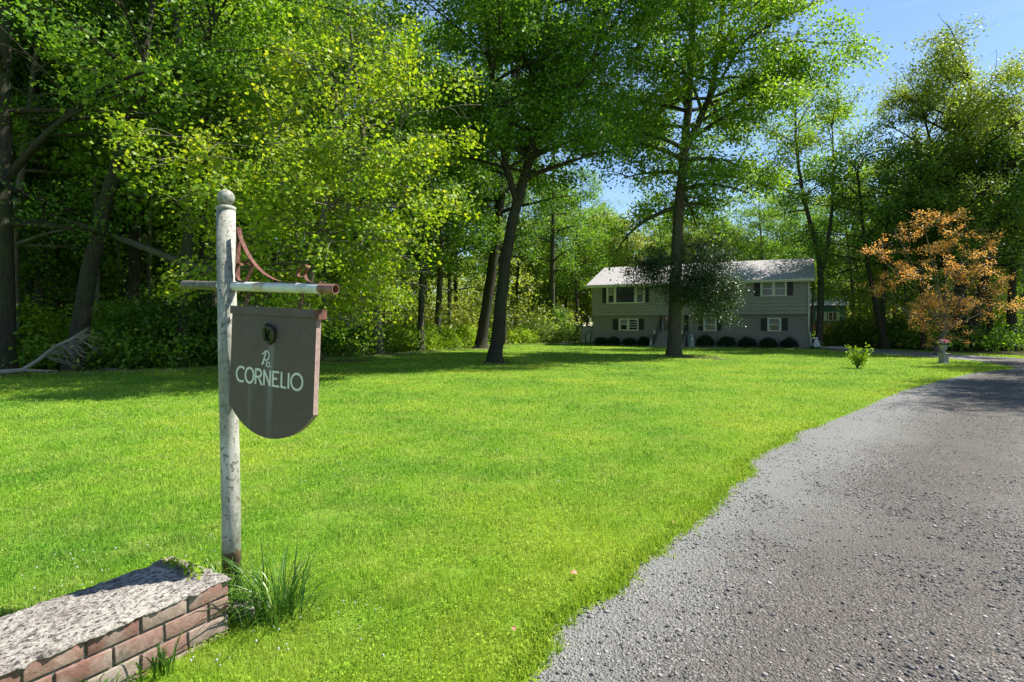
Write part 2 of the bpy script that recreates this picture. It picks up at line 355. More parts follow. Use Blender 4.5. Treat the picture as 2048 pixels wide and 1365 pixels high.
g = blades('edge_weeds', xe, ye, np.full(ne, .008), rng.uniform(.02, .055, ne), rng.uniform(.004, .009, ne)*(1+.08*ye), M['blade'], np.clip(rng.normal(.3, .2, ne), 0, .9), 1.1); tag(g, 'ragged weedy grass creeping over the gravel edge', 'grass', kind='stuff')
# clover flowers
M['clover'] = simple('clover_white', (.38, .38, .32), .8)
k = 200; fx_, fz_ = [], []
while len(fx_) < k:
    px = random.Random(len(fx_)*7+1).random; 
    z_ = math.exp(rng.uniform(math.log(2.6), math.log(14))); x_ = z_*rng.uniform(-.9, .1)
    if vnoise(np.array([x_]), np.array([z_]), .8, 77)[0] > .5 and not inside(np.array([x_]), np.array([z_]), drive_poly)[0] and not inside(np.array([x_]), np.array([z_]), wall_poly)[0] and (z_ < 11): fx_.append(x_); fz_.append(z_)
mb = MB()
for x_, z_ in zip(fx_, fz_):
    r_ = rng.uniform(.0035, .0065)*(1+z_*.03); h_ = rng.uniform(.03, .05)
    mb.lathe([(.001, 0), (r_, r_*.6), (r_*.8, r_*1.5), (.001, r_*1.9)], 5, (x_, z_, h_))
tag(mb.build('clover_flowers', M['clover']), 'tiny white clover heads dotted through the lawn', 'clover', kind='stuff')

# ------------------------------------------------------------------ loose stones on the driveway
def stones(name, n, zmax, mat, seed, smin, smax, region=None):
    r = np.random.default_rng(seed)
    t = (1+5**.5)/2; ico = np.array([(-1,t,0),(1,t,0),(-1,-t,0),(1,-t,0),(0,-1,t),(0,1,t),(0,-1,-t),(0,1,-t),(t,0,-1),(t,0,1),(-t,0,-1),(-t,0,1)])/1.902
    fc = np.array([(0,11,5),(0,5,1),(0,1,7),(0,7,10),(0,10,11),(1,5,9),(5,11,4),(11,10,2),(10,7,6),(7,1,8),(3,9,4),(3,4,2),(3,2,6),(3,6,8),(3,8,9),(4,9,5),(2,4,11),(6,2,10),(8,6,7),(9,8,1)])
    Z = np.exp(r.uniform(np.log(2.1), np.log(zmax), n)); X = Z*r.uniform(-.1, .95, n)
    dens = vnoise(X, Z, 1.1, 55)*.6+vnoise(X, Z, 3.1, 56)*.4
    k = inside(X+r.normal(0, .03, n), Z+r.normal(0, .03, n), drive_poly) & (r.random(n) < np.clip((dens-.3)*3.2, .12, 1))
    X, Z = X[k], Z[k]; n = len(X)
    sz = (smin+(smax-smin)*r.random(n)**3)*np.maximum(1, Z*.115)
    V = ico[None]*(1+r.normal(0, .16, (n, 12, 1)))*np.stack([sz, sz*r.uniform(.5, .9, n), sz*r.uniform(.35, .6, n)], 1)[:,None,:]
    a = r.uniform(0, 6.28, n); ca, sa = np.cos(a)[:,None], np.sin(a)[:,None]
    x = V[...,0]*ca-V[...,1]*sa; y = V[...,0]*sa+V[...,1]*ca
    V = np.stack([x+X[:,None], y+Z[:,None], V[...,2]+sz[:,None]*.2+.008], 2)
    L = (np.arange(n, dtype=np.int32)[:,None,None]*12+fc[None]).ravel()
    return fast_mesh(name, V.reshape(-1,3), L, np.full(n*20, 3), mat, attr=np.repeat(r.random(n), 20))
s = NT('driveway_stone'); a = s.n('Attribute', attribute_name='var'); nn_ = s.noise(s.coords(), 300, 2)
c = s.ramp(a.outputs['Fac'], [(0, (.055, .052, .05)), (.42, (.10, .097, .092)), (.72, (.20, .192, .18)), (.9, (.36, .31, .29)), (1, (.55, .49, .45))])
M['stone'] = s.fin(s.mix(.35, c, s.ramp(nn_, [(.3, .3), (.7, 1.)]), 'MULTIPLY'), .85, spec=.3)
tag(stones('driveway_gravel_stones', 90000, 22, M['stone'], 5, .003, .0125), 'loose grey and pinkish gravel scattered over the driveway', 'gravel', kind='stuff')

tag(stones('pale_gravel_stones', 9000, 5.5, M['stone'], 15, .006, .017), 'coarser pale and pink stones in the near driveway', 'gravel', kind='stuff')

# ------------------------------------------------------------------ trees
def tube_np(acc, pts, rad, n):
    pts = np.asarray(pts, float); m = len(pts)
    d = np.empty_like(pts); d[1:-1] = pts[2:]-pts[:-2]; d[0] = pts[1]-pts[0]; d[-1] = pts[-1]-pts[-2]
    d /= np.linalg.norm(d, axis=1)[:,None]+1e-9
    ref = np.array([0, 0, 1.]) if abs(d[0][2]) < .8 else np.array([1., 0, 0])
    a = np.cross(d, ref); a /= np.linalg.norm(a, axis=1)[:,None]+1e-9; b = np.cross(d, a)
    t = np.arange(n)*2*np.pi/n
    ring = pts[:,None]+(a[:,None]*np.cos(t)[None,:,None]+b[:,None]*np.sin(t)[None,:,None])*np.asarray(rad)[:,None,None]
    base = acc['n']; acc['v'].append(ring.reshape(-1, 3)); acc['n'] += m*n
    i = np.arange(m-1)[:,None]*n; k = np.arange(n)[None]; k2 = (k+1) % n
    acc['f'].append((base+np.stack([i+k, i+k2, i+n+k2, i+n+k], 2)).reshape(-1, 4))
def new_acc(): return {'v': [], 'f': [], 'n': 0}
def acc_obj(acc, name, mat, parent):
    V = np.concatenate(acc['v']); Fc = np.concatenate(acc['f'])
    return fast_mesh(name, V, Fc.ravel(), np.full(len(Fc), 4), mat, parent, smooth=True)
def leaves_obj(name, C, m, spread, size, mat, parent, r, up=.75, extra=None, cv=None, droop=0, outw=None):
    """C cluster centres, m leaves each; every leaf its own kite-shaped face"""
    n = len(C)*m
    c = np.repeat(C, m, 0); p = c+r.normal(0, 1, (n, 3))*np.array([spread, spread, spread*.75])
    if droop: p[:,2] -= droop*np.hypot(p[:,0]-c[:,0], p[:,1]-c[:,1])
    nrm = r.normal(0, .62, (n, 3)); nrm[:,2] += up
    if outw is not None: nrm += np.repeat(outw, m, 0)*.35
    nrm /= np.linalg.norm(nrm, axis=1)[:,None]
    t = r.normal(0, 1, (n, 3)); t -= nrm*np.sum(t*nrm, 1)[:,None]; t /= np.linalg.norm(t, axis=1)[:,None]; b = np.cross(nrm, t)
    L = size*r.uniform(.6, 1.25, n)[:,None]; W = L*.42
    V = np.stack([p-t*L*.5, p+b*W-t*L*.02-nrm*L*.10, p+t*L*.5-nrm*L*.06, p-b*W-t*L*.02-nrm*L*.10], 1)
    if cv is None: cv = r.random(len(C))
    var = np.clip(np.repeat(cv, m)*.55+r.normal(.2, .17, n), 0, 1)
    return fast_mesh(name, V.reshape(-1,3), np.arange(n*4, dtype=np.int32), np.full(n, 4), mat, parent, attr=var)

def limb_path(p0, az, el, L, r, n=7, droop=.0, wig=.06):
    d = np.array([math.cos(az)*math.cos(el), math.sin(az)*math.cos(el), math.sin(el)]); pts = [np.array(p0, float)]
    for i in range(n-1):
        d = d+r.normal(0, wig, 3)+np.array([0, 0, -droop/n]); d /= np.linalg.norm(d); pts.append(pts[-1]+d*L/(n-1))
    return np.array(pts)

LEAFY = [1.95, .9]
def tree(name, root_loc, stems, seed, leafmat, barkmat, n_limb=16, z0=4., z1=None, Lmax=5., prof='round', el=(.15, .8), twig=5, sub=5,
         m=16, spread=.32, size=.13, limbs=None, droop=.25, label=None, cat='tree', group=None, sides=10, bias=None, flare=1.5, cull=None, density=1.0, stemtop=.35, clump=1.0, gaps=-.2, t0=.34, subel=(.16, .42)):
    """stems: list of (points relative to the root, r_base, r_top)"""
    r = np.random.default_rng(seed); root = empty(name, root_loc, 0, label, cat, group)
    wood = new_acc(); cl = []; ow = []
    allst = []
    for k, (pts, ra, rb) in enumerate(stems):
        pts = np.array(pts, float)
        q = []                                                     # resample and roughen
        for a, b in zip(pts[:-1], pts[1:]):
            for t in np.linspace(0, 1, max(2, int(np.linalg.norm(b-a)/.8)), endpoint=False): q.append(a+(b-a)*t)
        q.append(pts[-1]); q = np.array(q)
        for _ in range(3): q[1:-1] = (q[:-2]+2*q[1:-1]+q[2:])/4
        q[1:-1] += r.normal(0, .03, (len(q)-2, 3))*min(1, ra*2)
        t = np.linspace(0, 1, len(q)); rad = ra+(rb-ra)*t**.85
        if k == 0 and flare:
            qq = np.vstack([q[0]-[0, 0, .1], q[0]+[0, 0, .12], q[0]+[0, 0, .4], q[1:]]); rr = np.r_[ra*flare, ra*(1+(flare-1)*.45), ra*1.06, rad[1:]]
            q, rad = qq, rr
        tube_np(wood, q, rad, sides if k == 0 else max(6, sides-2)); allst.append((q, rad))
    tot = max(q[:,2].max() for q, _ in allst); z1 = z1 or tot
    jobs = []
    for i in range(n_limb):
        q, rad = allst[int(r.integers(len(allst)))]
        zz = z0+(min(z1, q[-1][2])-z0)*((i+r.random())/n_limb)
        if zz < q[0][2] or zz > q[-1][2]: q, rad = allst[-1] if zz > allst[0][0][-1][2] else allst[0]
        j = int(np.argmin(np.abs(q[:,2]-zz))); u = (zz-z0)/max(.1, z1-z0)
        if prof == 'round': f = math.sin(math.pi*min(1, max(0, .18+.72*u)))**.7
        elif prof == 'cone': f = 1-.75*u
        elif prof == 'vase': f = .55+.45*u
        else: f = 1
        az = i*2.399+r.normal(0, .4)
        if bias is not None and r.random() < bias[1]: az = bias[0]+r.normal(0, .6)
        jobs.append((q[j], az, el[0]+(el[1]-el[0])*u+r.normal(0, .12), Lmax*f*r.uniform(.75, 1.12), min(rad[j]*.55, .16)))
    if stemtop:
        for q, rad in allst:                                       # leafy tips
            for k in range(4): jobs.append((q[-1], r.uniform(0, 6.28), r.uniform(.6, 1.3), Lmax*stemtop*r.uniform(.7, 1.2), rad[-1]*.8))
    for L_ in (limbs or []): jobs.append(L_)
    for (p0, az, e, L, rr) in jobs:
        path = limb_path(p0, az, e, L, r, 8, droop); tube_np(wood, path, np.linspace(rr, max(.012, rr*.2), 8), 6)
        ns = max(2, int(sub*L/4*density+.5))
        for k in range(ns):
            t = t0+(1-t0)*(k+r.random())/ns; idx = t*7; i0 = min(6, int(idx)); p = path[i0]+(path[i0+1]-path[i0])*(idx-i0)
            side = 1 if k % 2 else -1; d = path[i0+1]-path[i0]; a2 = math.atan2(d[1], d[0])+side*r.uniform(.4, 1.25); L2 = L*r.uniform(.22, .42)*(1.15-.5*t)+.35
            sp = limb_path(p, a2, e*.5+r.normal(subel[0], subel[1]), L2, r, 5, droop*1.3, .1); tube_np(wood, sp, np.linspace(max(.012, rr*.3), .008, 5), 4)
            nt_ = max(2, int(twig*L2/1.2+.5))
            for q_ in range(nt_):
                t2 = .25+.75*(q_+r.random())/nt_; ii = min(3, int(t2*4)); pp = sp[ii]+(sp[ii+1]-sp[ii])*(t2*4-ii)
                a3 = r.uniform(0, 6.28); tw = pp+np.array([math.cos(a3), math.sin(a3), r.normal(0, .65)])*r.uniform(.15, .5)
                cl.append(tw); ow.append([math.cos(a2), math.sin(a2), 0])
            tube_np(wood, np.array([sp[-1], cl[-1]]), [.008, .004], 3)
    cl = np.array(cl); ow = np.array(ow)
    ph_ = r.uniform(0, 6.28, 12); K_ = r.normal(0, 1, (12, 3)); K_ /= np.linalg.norm(K_, axis=1)[:,None]; K_ *= r.uniform(1.6, 4.2, 12)[:,None]*np.array([1, 1, 1.05])*clump
    keep_ = np.sin(cl@K_.T+ph_).sum(1) > gaps; cl, ow = cl[keep_], ow[keep_]
    cz = vnoise(cl[:,0]+50, cl[:,2]+50, .55, seed)*.6+r.random(len(cl))*.4
    acc_obj(wood, 'trunk', barkmat, root)
    leaves_obj('crown', cl, int(m*LEAFY[0]*1.3), spread*.9, size*LEAFY[1], leafmat, root, r, cv=cz, outw=ow)
    return root

def rel(pts, b): return [(p[0]-b[0], p[1]-b[1], p[2]-b[2]) for p in pts]
def base(px, py): x, y = G(px, py); return (x, y, 0.0)

TREES = []
# --- the big lawn tree in front of the house
b = base(1348, 711); Zt = b[1]
main = [b, P(1350, 600, Zt), P(1354, 480, Zt), P(1362, 380, Zt), P(1370, 290, Zt), P(1378, 190, Zt+.3), P(1384, 60, Zt+.6), P(1388, -90, Zt+.8), P(1392, -190, Zt+.8)]
forkr = [P(1369, 300, Zt), P(1392, 255, Zt-.2), P(1420, 205, Zt-.6), P(1436, 120, Zt-1), P(1446, 0, Zt-1.4), P(1452, -120, Zt-1.6)]
low = []
for px, py, az, L_ in ((1350,560,.25,3.3),(1350,570,2.9,2.1),(1350,540,-.5,3.2),(1350,545,-2.3,2.0),(1350,575,-1.4,1.6),(1350,590,.05,3.0),(1350,530,3.5,1.8),(1352,520,.5,2.9),(1352,555,1.5,2.2),(1354,490,.3,2.),(1354,505,-.3,2.9),(1352,520,-2.4,2.3),(1350,590,-.4,2.6),(1350,548,.1,3.5),(1350,515,2.5,2.4),(1350,600,.3,2.6),(1350,580,-.9,2.4)):
    p = P(px, py, Zt); low.append(((p[0]-b[0], 0, p[2]), az, -.05, L_, .05))
tree('broad_lawn_tree', b, [(rel(main, b), .36, .1), (rel(forkr, b), .23, .07)], 11, M['leaf_mid'], M['bark'], n_limb=54, z0=8., Lmax=6.6, prof='round', el=(.1, 1.0), gaps=-1.9, t0=.2, m=19, spread=.40, size=.17, droop=.5,
     label='tall forked shade tree standing on the lawn directly in front of the grey house', sub=5, twig=5)
T = tree('leafy_side_shoots', b, [([(0, 0, 2.2), (.05, 0, 6.2)], .03, .02)], 12, M['leaf_gloss'], M['bark'], n_limb=0, Lmax=1, gaps=-2., clump=1.8, t0=.15, m=24, spread=.24, size=.10, limbs=low, droop=.5, flare=0, stemtop=0, twig=8, sub=9,
     label='dark glossy skirt of low shoots wrapped round the trunk in front of the house', cat='climbing shrub')

# --- the pair of trees left of centre
b = base(990, 724); Zt = b[1]
main = [b, P(996, 660, Zt), P(1006, 560, Zt), P(1018, 470, Zt), P(1034, 400, Zt), P(1062, 320, Zt), P(1075, 230, Zt), P(1090, 130, Zt), P(1100, 10, Zt), P(1108, -120, Zt), P(1112, -220, Zt)]
s2 = [P(1034, 405, Zt), P(1010, 340, Zt-.5), P(1000, 260, Zt-1.), P(985, 170, Zt-1.5), P(970, 60, Zt-2), P(960, -80, Zt-2.4)]
s3 = [P(1066, 300, Zt), P(1110, 240, Zt+.4), P(1165, 170, Zt+.7), P(1205, 80, Zt+1), P(1230, -60, Zt+1.2)]
bz = P(1080, 130, Zt)
over = [(np.array([bz[0]-b[0], 0, 12.]), R(-76), .10, 11.5, .14), (np.array([bz[0]-b[0], 0, 14.]), R(-95), .08, 11., .13), (np.array([bz[0]-b[0], 0, 13.]), R(-64), .12, 9.5, .12), (np.array([bz[0]-b[0], 0, 15.]), R(-70), .05, 11., .12), (np.array([bz[0]-b[0], 0, 12.5]), R(-84), .12, 10., .12)]
tree('forked_maple_tree', b, [(rel(main, b), .32, .1), (rel(s2, b), .15, .05), (rel(s3, b), .17, .05)], 21, M['leaf_mid'], M['bark_dark'], n_limb=62, z0=7.8, t0=.2, Lmax=6.0, prof='round', el=(.3, 1.1), gaps=-1.9, m=18, spread=.37, size=.16, droop=.3,
     label='front tree of the close lawn pair, its grey trunk forking into a wide crown', sub=5, twig=5)
bx, by = G(962, 690); k = 40/by; b = (bx*k, 40., .0)
main = [b, P(969, 640, 40), P(982, 560, 40), P(993, 480, 40), P(1001, 400, 40.5), P(1014, 300, 41), P(1030, 200, 41.5), P(1040, 80, 42), P(1046, 0, 42)]
tree('leaning_oak_tree', b, [(rel(main, b), .43, .14)], 31, M['leaf_dark'], M['bark_dark'], n_limb=24, z0=9, Lmax=7, m=14, spread=.42, size=.19, label='thick dark tree leaning behind the front tree of the close pair', sub=5, twig=4)
b = base(1104, 685.5)
main = [b, P(1104, 560, b[1]), P(1106, 430, b[1]), P(1108, 300, b[1]), P(1112, 240, b[1])]
tree('straight_slim_tree', b, [(rel(main, b), .33, .08)], 33, M['leaf_mid'], M['bark'], n_limb=20, z0=6, Lmax=4.4, m=14, spread=.42, size=.2, label='slim straight tree at the lawn edge left of the grey house', sub=5, twig=4)

# --- bright maple between the sign and the pair
b = base(757, 712); Zt = b[1]
main = [b, P(756, 640, Zt), P(752, 540, Zt), P(742, 430, Zt), P(730, 300, Zt), P(715, 180, Zt), P(700, 60, Zt), P(696, 0, Zt)]
tree('vine_clad_tree', b, [(rel(main, b), .27, .06)], 42, M['leaf_dark'], M['bark_pale'], n_limb=30, z0=3.6, Lmax=4.4, m=13, spread=.36, size=.16, droop=.4, gaps=-.5,
     label='dark vine-clad tree whose pale foot shows right of the hanging sign')
b = base(598, 757); Zt = b[1]
main = [b, P(606, 640, Zt), P(626, 520, Zt), P(650, 420, Zt), P(668, 320, Zt), P(684, 220, Zt), P(700, 130, Zt), P(706, 95, Zt)]
s2 = [P(626, 520, Zt), P(690, 420, Zt-.4), P(760, 330, Zt-.8), P(815, 230, Zt-1)]
s3 = [P(615, 560, Zt), P(585, 440, Zt-.6), P(560, 340, Zt-1.), P(550, 270, Zt-1.2)]
tree('bright_maple_tree', b, [(rel(main, b), .13, .03), (rel(s2, b), .07, .02), (rel(s3, b), .07, .02)], 41, M['leaf_bright'], M['bark_pale'], n_limb=74, z0=2.0, Lmax=3.3, prof='round', el=(-.05, .7), m=13, spread=.26, size=.135, droop=.4, sub=6, twig=5.5,
     gaps=-.5, t0=.3, subel=(.05, .28), clump=1.5, stemtop=.5, label='bright yellow-green maple filling the view behind the hanging sign', bias=(R(-10), .4))
# --- left edge woods
b = base(148, 748); Zt = b[1]
main = [b, P(160, 640, Zt), P(180, 540, Zt), P(205, 420, Zt), P(235, 320, Zt), P(268, 230, Zt), P(300, 185, Zt), P(345, 160, Zt-.2), P(400, 115, Zt-.5), P(430, 50, Zt-.7), P(440, -60, Zt-.8)]
s2 = [P(268, 232, Zt), P(282, 160, Zt+.4), P(300, 60, Zt+.7), P(310, -80, Zt+1)]
tree('leaning_forest_tree', b, [(rel(main, b), .31, .07), (rel(s2, b), .17, .05)], 51, M['leaf_mid'], M['bark_dark'], n_limb=20, z0=7., Lmax=5.2, m=16, spread=.3, size=.13, el=(.1, .8), droop=.3,
     label='dark leaning tree at the wood edge, its trunk bending over towards the white post', sub=5, twig=5)
b = base(8, 752); Zt = b[1]
main = [b, P(10, 600, Zt), P(6, 450, Zt), P(12, 300, Zt), P(6, 150, Zt), P(14, 0, Zt), P(10, -150, Zt)]
s2 = [P(12, 360, Zt), P(60, 300, Zt-.3), P(120, 240, Zt-.5), P(190, 190, Zt-.7), P(235, 160, Zt-.8), P(300, 140, Zt-1)]
tree('forest_edge_tree', b, [(rel(main, b), .33, .12), (rel(s2, b), .13, .04)], 52, M['leaf_mid'], M['bark_dark'], n_limb=20, z0=5., Lmax=5., m=16, spread=.3, size=.13, el=(.1, .8), droop=.3,
     label='dark ivy-green tree beside the pale dead branch, with one long bough rising inward', sub=5, twig=5)
for i, (px, py, Zd, lean, rr, lb, bm) in enumerate(((190, 735, 23, 6, .17, 'slim pale-barked tree just behind the dark leaning tree', 'bark_pale'), (296, 733, 25, 8, .13, 'thin pale tree rising above the middle of the slanting fallen trunk', 'bark_pale'),
        (395, 730, 22, 30, .13, 'dark slender tree curving up just beside the white post', 'bark_dark'), (640, 722, 35, 45, .46, 'stout grey tree rising behind the bright maple above the sign', 'bark_pale'))):
    x, y = (px-CX)/F*Zd, Zd; b = (x, y, 0)
    main = [b, P(px+lean*.3, 500, Zd), P(px+lean*.5, 300, Zd), P(px+lean*.8, 100, Zd), P(px+lean, -60, Zd)]
    tree('forest_edge_tree', b, [(rel(main, b), rr, .05)], 60+i, M['leaf_mid' if i % 2 else 'leaf_dark'], M[bm], n_limb=16, z0=6.5, Lmax=3.8, m=15, spread=.32, size=.15, droop=.3, label=lb, sub=5, twig=5)

# --- right side
b0 = G(1637, 695.5); b = (b0[0], b0[1], 0); Zt = b[1]
main = [b, P(1641, 620, Zt), P(1645, 540, Zt), P(1630, 480, Zt), P(1612, 420, Zt), P(1596, 340, Zt), P(1590, 260, Zt), P(1592, 200, Zt)]
s2 = [P(1646, 540, Zt), P(1656, 490, Zt), P(1664, 430, Zt+.4), P(1668, 340, Zt+.8), P(1664, 250, Zt+1)]
tree('twin_stem_tree', b, [(rel(main, b), .27, .06), (rel(s2, b), .17, .05)], 71, M['leaf_mid'], M['bark'], n_limb=30, z0=10, gaps=-1.2, t0=.2, Lmax=4.3, m=15, spread=.4, size=.17, label='tree with a V-shaped fork close behind the far corner of the grey house', sub=5, twig=5)
b0 = G(1915, 700.3); b = (b0[0], b0[1], 0); Zt = b[1]
main = [b, P(1918, 600, Zt), P(1920, 480, Zt), P(1928, 360, Zt), P(1932, 280, Zt), P(1936, 210, Zt), P(1940, 165, Zt)]
s2 = [P(1920, 440, Zt), P(1960, 370, Zt-.6), P(2010, 330, Zt-1.2), P(2060, 290, Zt-1.5)]
s3 = [P(1922, 420, Zt), P(1890, 350, Zt+.5), P(1860, 290, Zt+.5), P(1850, 240, Zt+.5)]
tree('spreading_oak_tree', b, [(rel(main, b), .48, .1), (rel(s2, b), .22, .08), (rel(s3, b), .16, .06)], 81, M['leaf_far'], M['bark_dark'], n_limb=76, z0=6.5, Lmax=6.2, stemtop=.6, gaps=-.7, t0=.2, m=16, spread=.36, size=.16, el=(.1, .9), droop=.2, bias=(R(60), .5),
     label='large spreading tree rising behind the orange maple against the sky', sub=5, twig=6)
for i, (px, py, lean, rr, lb) in enumerate(((1846, 701.5, -4, .17, 'slim dark tree just behind the orange maple, beside the dark understorey'), (1935, 701.5, 60, .36, 'stout dark tree slanting away behind the pink flower urn'),
        (1985, 701, -20, .2, 'slim dark tree between the slanting tree and the last straight trunk by the drive'), (2022, 702, 6, .33, 'straight thick dark tree nearest the far bend of the drive'), (1770, 699, -50, .24, 'dark tree whose trunk leans back towards the grey house'), (1762, 698, 12, .2, 'upright dark tree beside the trunk that leans towards the house'))):
    b0 = G(px, py); Zt = b0[1]; b = (b0[0], Zt, 0)
    main = [b, P(px+lean*.4, 600, Zt), P(px+lean*.8, 500, Zt), P(px+lean, 400, Zt), P(px+lean*1.1, 340, Zt)]
    tree('drive_side_tree', b, [(rel(main, b), rr, .06)], 90+i, M['leaf_mid' if i % 2 else 'leaf_dark'], M['bark_dark'], n_limb=18, z0=5.2, Lmax=4.6, m=14, spread=.4, size=.18, label=lb, sub=5, twig=4, droop=.3)

# --- orange Japanese maple
b = base(1876, 711); Zt = b[1]
stems = [(rel([b, P(1882, 680, Zt), P(1888, 664, Zt)], b), .17, .12)]
for tx, ty, dz in ((1760,500,-.6),(1800,470,.5),(1850,445,-.4),(1900,440,.4),(1935,470,-.6),(1975,500,.3),(2005,560,-.4),(1990,600,.5),(1760,580,.4),(1815,540,-1),(1950,540,-1.1),(1905,540,-1.2),(1870,500,1.)):
    st = P(1887, 666, Zt); mid_ = P((1887*1.2+tx*.8)/2, (666+ty)/2+8, Zt+dz*.5); stems.append((rel([st, mid_, P(tx, ty+14, Zt+dz)], b), .05, .014))
tree('japanese_maple_tree', b, stems, 101, M['leaf_orange'], M['bark_pale'], n_limb=52, z0=2.4, Lmax=1.15, prof='flat', el=(-.1, .35), m=15, spread=.15, size=.095, twig=4.2, sub=6, droop=.5, flare=1.3, density=1.3, stemtop=.6, gaps=-.9, clump=2.2, subel=(.05, .25),
     label='small orange-leaved maple with many thin pale stems beside the far drive', sides=8)

# --- generic wood, prototypes copied
def generic(name, seed, h, rr, z0, Lm, mat, bm, nl, m, spread, size, **kw):
    r = random.Random(seed); pts = [(0, 0, 0)]; x = y = 0
    for i in range(1, 7): x += r.gauss(0, .22)*h/20; y += r.gauss(0, .22)*h/20; pts.append((x, y, h*.92*i/6))
    kw.setdefault('gaps', -.75); return tree(name, (0, 0, 0), [(pts, rr, rr*.2)], seed, M[mat], M[bm], n_limb=nl, z0=z0, Lmax=Lm, m=m, spread=spread, size=size, **kw)
protos = [generic('woodland_tree', 201, 21, .24, 5, 4.6, 'leaf_mid', 'bark', 34, 13, .42, .22, sub=5, twig=4.5),
          generic('woodland_tree', 202, 24, .28, 7, 4.9, 'leaf_dark', 'bark_dark', 34, 13, .42, .22, sub=5, twig=4.5),
          generic('woodland_tree', 203, 19, .2, 3.5, 4.2, 'leaf_mid', 'bark_pale', 36, 13, .42, .21, sub=5, twig=4.5),
          generic('woodland_tree', 204, 17, .18, 2.5, 4.4, 'leaf_far', 'bark', 42, 16, .45, .23, sub=5, twig=4.5, gaps=-1.4)]
saps = [generic('forest_sapling', 211, 8.5, .07, 1.2, 2.2, 'leaf_mid', 'bark', 22, 12, .28, .15, sub=6, twig=5, flare=1.1),
        generic('forest_sapling', 212, 6.5, .06, .8, 2.0, 'leaf_bright', 'bark', 20, 12, .28, .14, sub=6, twig=5, flare=1.1),
        generic('forest_sapling', 213, 10, .09, 1.5, 2.5, 'leaf_dark', 'bark_dark', 24, 12, .28, .16, sub=6, twig=5, flare=1.1)]
used = set(); count = {}
def put(proto, x, y, rz, sc, label, group, cat=None):
    o = proto if proto.name not in used else copy_tree(proto); used.add(proto.name)
    o.location = (x, y, 0); o.rotation_euler = (0, 0, rz); o.scale = (sc, sc, sc); o['label'] = label; o['group'] = group
    if cat: o['category'] = cat
    return o
rr_ = random.Random(99)
def sector(px):
    for lim, t in ((60, 'beyond the ivy-green edge tree'), (170, 'behind the pale dead branch'), (300, 'behind the dark leaning tree'), (440, 'behind the slanting fallen trunk'), (640, 'behind the hanging name sign'),
                   (800, 'behind the vine-clad tree'), (950, 'behind the lime bushes'), (1060, 'behind the close pair of lawn trees'), (1180, 'between lawn pair and grey house'), (1300, 'behind the chimney end of the house'),
                   (1450, 'behind the middle of the house'), (1620, 'behind the drive end of the house'), (1700, 'around the small teal house'), (1800, 'beyond the leafy lawn bush'), (1900, 'behind the orange maple'), (2300, 'beyond the far bend of the drive')):
        if px < lim: return t
    return 'beside the drive'
kindword = ['tall green tree', 'tall dark tree', 'pale-barked tree', 'yellow-green tree']
placed = []
def scatter(n, x0, x1, z0, z1, mind, pr, group, scr=(.85, 1.15), words=kindword, ok=None, depth=''):
    tries = 0; c = 0
    while c < n and tries < n*60:
        tries += 1; z = rr_.uniform(z0, z1); x = rr_.uniform(x0, x1)*z
        if not inside(np.array([x]), np.array([z]), wf)[0]: continue
        if any((x-a)**2+(z-b_)**2 < mind**2 for a, b_ in placed): continue
        d = Vector((x, z))-HA; u, v_ = d.dot(HX), d.dot(HY)
        if -2.5 < u < house_L+3 and -3 < v_ < house_D+3.5: continue
        if ok and not ok(x, z): continue
        i = rr_.randrange(len(pr)); placed.append((x, z)); c += 1
        sc = rr_.uniform(*scr); px = CX+x/z*F
        put(pr[i], x, z, rr_.uniform(0, 6.28), sc, f'{words[i]} {depth}{sector(px)}', group)
for p_ in ((-15.2, 19), (-16.8, 18), (-7, 30.3), (-6.3, 17.2)): placed.append(p_)
# corridor kept open so the small teal house shows
def gap(x, z): px = CX+x/z*F; return not (1640 < px < 1700 and z < 74)
def lefty(x, z): px = CX+x/z*F; return x/z < .14 and not (430 < px < 960 and z < 33)
scatter(12, -1.0, -.2, 20.5, 28, 3., protos[:3], 'trees of the wood behind the sign', depth='in front rank ', ok=lefty)
scatter(24, -1.02, .1, 28, 48, 3.6, protos[:3], 'trees of the wood behind the sign', depth='deeper in ', ok=lefty)
scatter(18, -1.0, .1, 48, 75, 4.5, protos, 'trees of the wood behind the sign', (1., 1.25), depth='far back ', ok=lefty)
wh = ['young leafy tree', 'low bright young tree', 'dark young tree']
def sapok(x, z): px = CX+x/z*F; return lefty(x, z) and not (40 < px < 460 and z < 23.5)
scatter(32, -1.0, -.05, 17.5, 36, 1.7, saps, 'young trees under the wood edge', (.7, 1.1), wh, ok=sapok)
# behind the house: bright lit trees, lower
scatter(34, .06, .56, 58, 88, 3.0, [protos[3], protos[0]], 'lit trees behind the grey house', (.72, .9), ['light yellow-green tree', 'rounded green tree'], ok=gap)
scatter(12, .1, .8, 90, 125, 6, [protos[3], protos[2]], 'lit trees behind the grey house', (.85, 1.1), ['far light-green tree', 'far pale-barked tree'], ok=gap)
# right-hand wood
def rok(x, z): return x/z > .52 and gap(x, z)
scatter(12, .53, .98, 39, 52, 3.2, protos[:3], 'trees of the wood beyond the drive', (.6, .8), depth='in front rank ', ok=rok)
scatter(14, .55, .98, 52, 76, 4.5, protos, 'trees of the wood beyond the drive', (.6, .8), depth='farther in ', ok=rok)
scatter(12, .56, .95, 36, 50, 2., saps, 'young trees beyond the drive', (.6, 1.0), wh, ok=rok)
